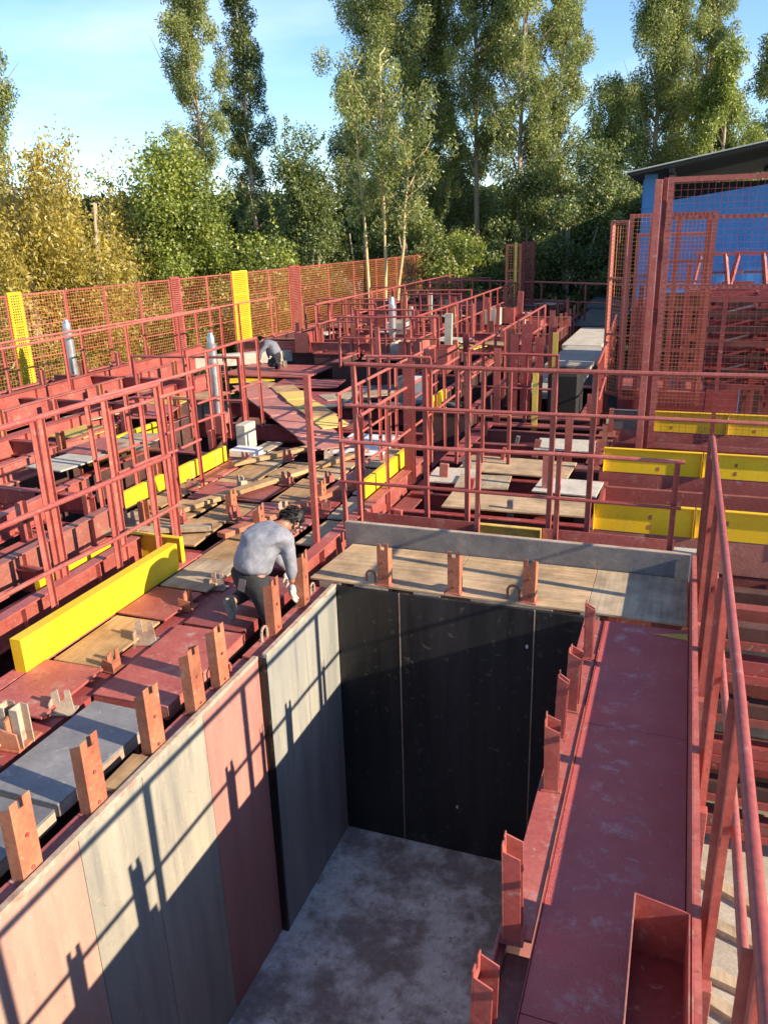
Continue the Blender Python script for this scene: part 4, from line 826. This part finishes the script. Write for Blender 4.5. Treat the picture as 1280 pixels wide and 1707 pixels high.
# tall eucalyptus trees, left to right
def E_(label, px, dist, H, rad, **k): return euc(label, tuple(along(px, dist)), H, rad, **k)
E_('eucalyptus at the top left corner of the picture', -5, 36, 14.5, 1.9, t0=.45, seed=2, n_leaf=12000)
E_('slim eucalyptus with a bare pale trunk left of the dark one', 352, 40, 15.6, 1.7, t0=.48, seed=3, n_leaf=9000, conic=.2, nb=46)
E_('dark narrow eucalyptus right of the bare pale trunk', 424, 42, 15.8, 1.35, t0=.22, seed=4, mat=LEAFD, n_leaf=15000, conic=.45)
E_('dense leafy eucalyptus left of centre, the broadest', 640, 40, 18.0, 2.9, t0=.2, seed=5, n_leaf=22000, nb=84, conic=.35, tr=.2)
E_('second crown leaning right beside the broad eucalyptus', 712, 41, 15.5, 1.9, t0=.25, seed=6, n_leaf=14000, conic=.4)
E_('eucalyptus at left of the right-centre clump', 795, 40, 17.5, 1.8, t0=.42, seed=7, n_leaf=13000, conic=.25)
E_('eucalyptus in the middle of the right-centre clump with pale trunk', 865, 38, 17.5, 2.4, t0=.3, seed=8, n_leaf=16000, conic=.25, lean=(.5, 0))
E_('eucalyptus at right of the right-centre clump', 925, 41, 16.2, 1.8, t0=.2, seed=9, n_leaf=15000, conic=.3)
E_('cone-shaped eucalyptus above the blue shed roof', 1085, 42, 16.2, 3.0, t0=.15, seed=10, n_leaf=22000, nb=84, conic=.75, tr=.2)
E_('thin eucalyptus top behind the cone-shaped one', 1150, 46, 17.0, 1.8, t0=.35, seed=11, n_leaf=10000, conic=.6)
E_('yellow-green tree beside the shed roof', 1185, 40, 12.0, 1.9, t0=.2, seed=12, n_leaf=10000, conic=.7, mat=LEAFB)
E_('sparse eucalyptus at the right photo edge above the shed', 1268, 44, 15.5, 1.6, t0=.3, seed=13, n_leaf=7000, conic=.5)
E_('mid-height eucalyptus left of the cone-shaped one', 1012, 43, 11.5, 1.6, t0=.15, seed=14, n_leaf=12000, conic=.6)
# slender trunks in front of the fence end
for i, (px, d, H, ln_) in enumerate(((610, 31, 10.5, -.3), (636, 30.5, 11, .1), (656, 30, 9.5, .9))):
    E_(('left', 'middle', 'right, leaning')[i]+' slender yellow trunk before the fence end', px, d, H, 1.15, t0=.55, seed=20+i, dens=.8, bark=BARKY, tr=.085, nb=20, lean=(ln_, 0), name='slender_tree', group='slender yellow-trunked trees')
def Bs(label, px, dist, w, H, **k):
    return bush(label, tuple(along(px, dist)), w, w*.8, H, **k)
Bs('golden drooping willow-like tree at the far left', 30, 25, 2.7, 8.3, mat=LEAFG, seed=31, n_leaf=18000, ln=.14, wd=.055, droop=1.0, hang=.8, name='golden_tree', lumps=60)
Bs('golden drooping tree with a hanging tail beside the green tree', 140, 26, 1.7, 7.9, mat=LEAFG, seed=32, n_leaf=12000, ln=.14, wd=.055, droop=1.0, hang=1., name='golden_tree', lumps=46)
Bs('golden feathery tree between the other golden trees and the rounded green tree', 212, 29, 1.7, 7.4, mat=LEAFG, seed=48, n_leaf=12000, ln=.14, wd=.055, droop=1.0, hang=.8, name='golden_tree', lumps=40)
Bs('green shrub below the golden trees at the left', 60, 24.0, 2.2, 3.0, mat=LEAFB, seed=33, n_leaf=8000)
Bs('rounded bright green tree behind the fence at left', 285, 30, 2.5, 8.6, mat=LEAFB, seed=34, n_leaf=20000, lumps=70)
Bs('lower bright green tree right of the rounded one', 415, 29, 2.2, 5.6, mat=LEAFB, seed=35, n_leaf=14000, lumps=56)
Bs('dark shadowed shrub under the golden trees', 190, 28, 2.3, 4.4, mat=LEAFD, seed=36, n_leaf=10000)
Bs('dark green tree left of the broad eucalyptus', 515, 38, 2.3, 9.6, mat=LEAFD, seed=37, n_leaf=16000, lumps=60)
Bs('dark undergrowth tree behind the right half of the fence', 600, 39, 3.0, 6.6, mat=LEAFD, seed=38, n_leaf=14000)
Bs('leafy shrub behind the fence end', 700, 37, 2.4, 6.4, mat=LEAF, seed=39, n_leaf=12000)
Bs('bright shrub right of the fence end', 765, 34, 1.9, 5.4, mat=LEAFB, seed=40, n_leaf=12000)
Bs('dark shrub left of the lone mesh panel', 815, 36, 2.0, 5.2, mat=LEAFD, seed=41, n_leaf=12000)
Bs('dark tree behind the lone mesh panel', 880, 38, 2.6, 8.0, mat=LEAFD, seed=42, n_leaf=14000)
Bs('dark dense shrub left of the mesh cage', 950, 35, 2.5, 6.6, mat=LEAFD, seed=43, n_leaf=18000, lumps=60)
Bs('tall dark tree behind the cage', 1000, 37, 2.2, 8.6, mat=LEAFD, seed=44, n_leaf=14000)
Bs('green tree at the left end of the blue shed', 1045, 36, 1.7, 6.8, mat=LEAF, seed=45, n_leaf=10000)
Bs('dark backing shrub between the slim eucalyptus and the broad one', 470, 44, 3.0, 7.0, mat=LEAFD, seed=46, n_leaf=10000)
Bs('dark backing tree behind the right-centre clump', 760, 46, 3.2, 9.5, mat=LEAFD, seed=47, n_leaf=14000)
wood_ = np.concatenate([np.array(along(px, 52))+np.array([0, 0, 0])+np.clip(np.random.default_rng(px+900).normal(0, 1, (2600, 3)), -1.7, 1.7)*np.array([2.2, 1.2, 1.3])+np.array([0, 0, 5.2]) for px in range(-60, 1340, 62)])
o = leaf_mesh('distant_wood', wood_, LEAFD, None, .5, .3, .2, 3); o['kind'] = 'stuff'; o['label'] = 'dark mass of distant undergrowth behind the trees'; o['category'] = 'wood'

# ------------------------------------------------------------------ people
def skin(name, verts, edges, radii, mat, parent, root=0, sub=2, xf=Matrix.Identity(4), cloth=0):
    me = bpy.data.meshes.new(name); me.from_pydata([tuple(xf @ Vector(v)) for v in verts], edges, [])
    me.materials.append(mat)
    o = bpy.data.objects.new(name, me); COL.objects.link(o)
    md = o.modifiers.new('skin', 'SKIN'); md.use_smooth_shade = True
    lay = me.skin_vertices[0].data if me.skin_vertices else None
    if lay is None:
        bm = bmesh.new(); bm.from_mesh(me); bm.verts.layers.skin.verify(); bm.to_mesh(me); bm.free(); lay = me.skin_vertices[0].data
    for i, r in enumerate(radii): lay[i].radius = (r, r) if not isinstance(r, tuple) else r
    for i in range(len(radii)): lay[i].use_root = (i == root)
    sb_ = o.modifiers.new('sub', 'SUBSURF'); sb_.levels = sub; sb_.render_levels = sub
    if cloth:
        rm = o.modifiers.new('remesh', 'REMESH'); rm.mode = 'VOXEL'; rm.voxel_size = .014; rm.use_smooth_shade = True
        sm = o.modifiers.new('smooth', 'SMOOTH'); sm.iterations = cloth; sm.factor = .6
    if parent: o.parent = parent; o.matrix_parent_inverse = parent.matrix_basis.inverted()
    return o
def chain(*idx): return [(idx[i], idx[i+1]) for i in range(len(idx)-1)]
def person(label, place, shirt_mat, loc, gloves=True):
    t = thing('person', label, 'person', (-.38, 5.4, 0)); xf = Matrix.Identity(4)
    J = dict(pel=(-.385, 5.36, .30), sp1=(-.375, 5.41, .42), sp2=(-.335, 5.47, .53), chest=(-.285, 5.54, .615), neck=(-.225, 5.635, .645), head=(-.19, 5.70, .645), crown=(-.165, 5.745, .625),
             shR=(-.145, 5.54, .57), elR=(-.118, 5.545, .37), wrR=(-.115, 5.53, .20), shL=(-.42, 5.60, .58), elL=(-.42, 5.78, .38), wrL=(-.29, 5.80, .18),
             hpR=(-.305, 5.35, .27), knR=(-.225, 5.35, -.05), anR=(-.225, 5.26, -.40), toR=(-.215, 5.40, -.47), hpL=(-.465, 5.37, .27), knL=(-.505, 5.60, .085), anL=(-.505, 5.25, .12), toL=(-.475, 5.215, .02))
    n = list(J); ix = {k: i for i, k in enumerate(n)}; V = [J[k] for k in n]
    E = [(ix[a], ix[b]) for a, b in (('pel', 'sp1'), ('sp1', 'sp2'), ('sp2', 'chest'), ('chest', 'neck'), ('neck', 'head'), ('head', 'crown'), ('chest', 'shR'), ('shR', 'elR'), ('elR', 'wrR'), ('chest', 'shL'), ('shL', 'elL'), ('elL', 'wrL'),
        ('pel', 'hpR'), ('hpR', 'knR'), ('knR', 'anR'), ('pel', 'hpL'), ('hpL', 'knL'), ('knL', 'anL'))]
    rad = dict(pel=.10, sp1=.095, sp2=.10, chest=.10, neck=.048, head=.078, crown=.062, shR=.05, elR=.036, wrR=.026, shL=.05, elL=.036, wrL=.026, hpR=.075, knR=.05, anR=.035, hpL=.075, knL=.05, anL=.035, toR=.03, toL=.03)
    used = [k for k in n if k not in ('toR', 'toL')]
    V2 = [J[k] for k in used]; ix2 = {k: i for i, k in enumerate(used)}; E2 = [(ix2[n[a]], ix2[n[b]]) for a, b in E]
    skin('body', V2, E2, [rad[k] for k in used], SKIN, t, 0, 2, xf)
    # shirt: torso and sleeves, a little larger than the body
    sk = ['pelS', 'sp1', 'sp2', 'chest', 'shR', 'elR', 'cuR', 'shL', 'elL', 'cuL', 'col']
    P = dict(J); P['pelS'] = (-.385, 5.362, .30); P['cuR'] = (-.115, 5.535, .225); P['cuL'] = (-.30, 5.80, .20); P['col'] = (-.235, 5.61, .648)
    rs = dict(pelS=.17, sp1=.165, sp2=.168, chest=.145, shR=.078, elR=.055, cuR=.043, shL=.068, elL=.055, cuL=.043, col=.075)
    i2 = {k: i for i, k in enumerate(sk)}
    so = skin('shirt', [P[k] for k in sk], [(i2[a], i2[b]) for a, b in (('pelS', 'sp1'), ('sp1', 'sp2'), ('sp2', 'chest'), ('chest', 'col'), ('chest', 'shR'), ('shR', 'elR'), ('elR', 'cuR'), ('chest', 'shL'), ('shL', 'elL'), ('elL', 'cuL'))], [rs[k] for k in sk], shirt_mat, t, 0, 3, xf, 6)
    tx = bpy.data.textures.get('folds') or bpy.data.textures.new('folds', 'CLOUDS'); tx.noise_scale = .1
    dm = so.modifiers.new('folds', 'DISPLACE'); dm.texture = tx; dm.strength = .026; dm.mid_level = .5; dm.texture_coords = 'LOCAL'
    tk = ['wst', 'pelT', 'hpR', 'knR', 'cR', 'hpL', 'knL', 'cL']; P['wst'] = (-.385, 5.385, .42); P['pelT'] = (-.385, 5.355, .29); P['cR'] = (-.225, 5.29, -.32); P['cL'] = (-.505, 5.29, .115)
    rt = dict(wst=.14, pelT=.155, hpR=.115, knR=.076, cR=.06, hpL=.115, knL=.08, cL=.058); i3 = {k: i for i, k in enumerate(tk)}
    to = skin('trousers', [P[k] for k in tk], [(i3[a], i3[b]) for a, b in (('wst', 'pelT'), ('pelT', 'hpR'), ('hpR', 'knR'), ('knR', 'cR'), ('pelT', 'hpL'), ('hpL', 'knL'), ('knL', 'cL'))], [rt[k] for k in tk], DENIM, t, 0, 3, xf, 10)
    dm = to.modifiers.new('folds', 'DISPLACE'); dm.texture = tx; dm.strength = .018; dm.texture_coords = 'LOCAL'
    MB().prism([(-.03, -.05), (.028, -.055), (.03, .05), (-.025, .045)], 1, 0, .006).build('back_pocket', STEEL, t, xf=xf @ Matrix.Translation((-.36, 5.185, .31)) @ Matrix.Rotation(R_(12), 4, 'Y'))
    # shoes
    for nm, a, b, h in (('shoe', J['anL'], J['toL'], (-.50, 5.215, .17)), ('shoe', J['anR'], J['toR'], (-.228, 5.245, -.46))):
        skin(nm, [a, b, h], [(0, 1), (0, 2), (1, 2)] if False else [(2, 0), (0, 1)], [.042, .036, .036], SHOE, t, 0, 2, xf)
    so_ = skin('sole', [(-.51, 5.185, .185), (-.49, 5.175, .11), (-.468, 5.18, .03), (-.46, 5.205, .0)], chain(0, 1, 2, 3), [(.034, .010), (.03, .010), (.038, .010), (.03, .012)], SHOE, t, 0, 2, xf)
    # gloved hands: palm and five fingers
    for w_, s_ in ((Vector(J['wrR']), 1), (Vector(J['wrL']), -1)):
        v = [w_, w_+Vector((0, .0, -.05)), w_+Vector((0, .01, -.085))]; e = [(0, 1), (1, 2)]; r = [.026, .034, .032]
        for k in range(4):
            o_ = Vector((.0, (k-1.5)*.017, 0)); b0 = w_+Vector((0, .01, -.088))+o_; q = len(v); l_ = (.028, .034, .032, .024)[k]
            v += [b0+Vector((0, 0, -.012)), b0+Vector((.012*s_, .002, -.012-l_)), b0+Vector((.032*s_, .004, -.02-l_*1.5))]; e += [(2, q), (q, q+1), (q+1, q+2)]; r += [.0105, .0095, .008]
        q = len(v); v += [w_+Vector((.008*s_, -.036, -.05)), w_+Vector((.022*s_, -.045, -.08)), w_+Vector((.034*s_, -.036, -.10))]; e += [(1, q), (q, q+1), (q+1, q+2)]; r += [.0125, .011, .009]
        skin('glove' if gloves else 'hand', v, e, r, GLOVE if gloves else SKIN, t, 0, 2, xf)
    # head details: looking down along (+y, +x)
    hc = Vector(J['head']); hx = Matrix.Translation(hc+Vector((.012, .02, .005))) @ Matrix.Rotation(R_(-28), 4, 'Z') @ Matrix.Rotation(R_(-50), 4, 'X')
    def ball(name, c, r, mat, par=t, n=10):
        prof = [(max(.001, r[0]*math.sin(math.pi*i/n)), -r[2]*math.cos(math.pi*i/n)) for i in range(n+1)]
        return MB().lathe((0, 0, 0), prof, 12).build(name, mat, par, smooth=True, xf=xf @ hx @ Matrix.Translation(c) @ Matrix.Diagonal((1, r[1]/r[0], 1, 1)))
    ball('nose', (0, .098, -.02), (.012, .016, .02), SKIN); ball('mouth', (0, .088, -.06), (.022, .008, .006), RED2)
    for sx in (-1, 1): ball('ear', (.078*sx, -.0, -.012), (.012, .022, .03), SKIN); ball('eye', (.03*sx, .083, .012), (.012, .008, .008), WHITE)
    g = np.random.default_rng(3); mb = MB()
    for k in range(900):
        a = g.uniform(0, 6.283); z = g.uniform(-.25, 1); fr = math.cos(a-math.pi/2)
        if fr > .45 and z < .45: continue
        rr = math.sqrt(max(0, 1-z*z)); nrm = Vector((math.cos(a)*rr, math.sin(a)*rr, z)); p = Vector((nrm.x*.082, nrm.y*.096, nrm.z*.105+.02))
        tip = p+nrm*.008+Vector((g.normal(0, .008), -.016+g.normal(0, .008), -.016+g.normal(0, .008)))
        mb.tube([tuple(p-nrm*.01), tuple(tip)], .006, 4, .002, caps=False)
    prof = [(max(.001, .086*math.sin(math.pi*i/10)), .01-.108*math.cos(math.pi*i/10)) for i in range(4, 11)]
    mb.lathe((0, -.006, .012), prof, 14)
    mb.build('hair', HAIR, t, xf=xf @ hx)
    t.matrix_basis = place @ Matrix.Translation((-.38, 5.4, 0))
    return t
person('worker in grey shirt and dark trousers kneeling bent over at the pit rim', Matrix.Identity(4), SHIRT, (-.38, 5.4, 0))
T2 = Matrix.Translation((-5.45, 15.7, .14)) @ Matrix.Rotation(R_(125), 4, 'Z') @ Matrix.Scale(.86, 4) @ Matrix.Translation((.38, -5.4, 0))
person('small far worker in pale shirt crouching beside the yellow sheets', T2, SHIRTB, (-5.45, 15.7, .1), False)
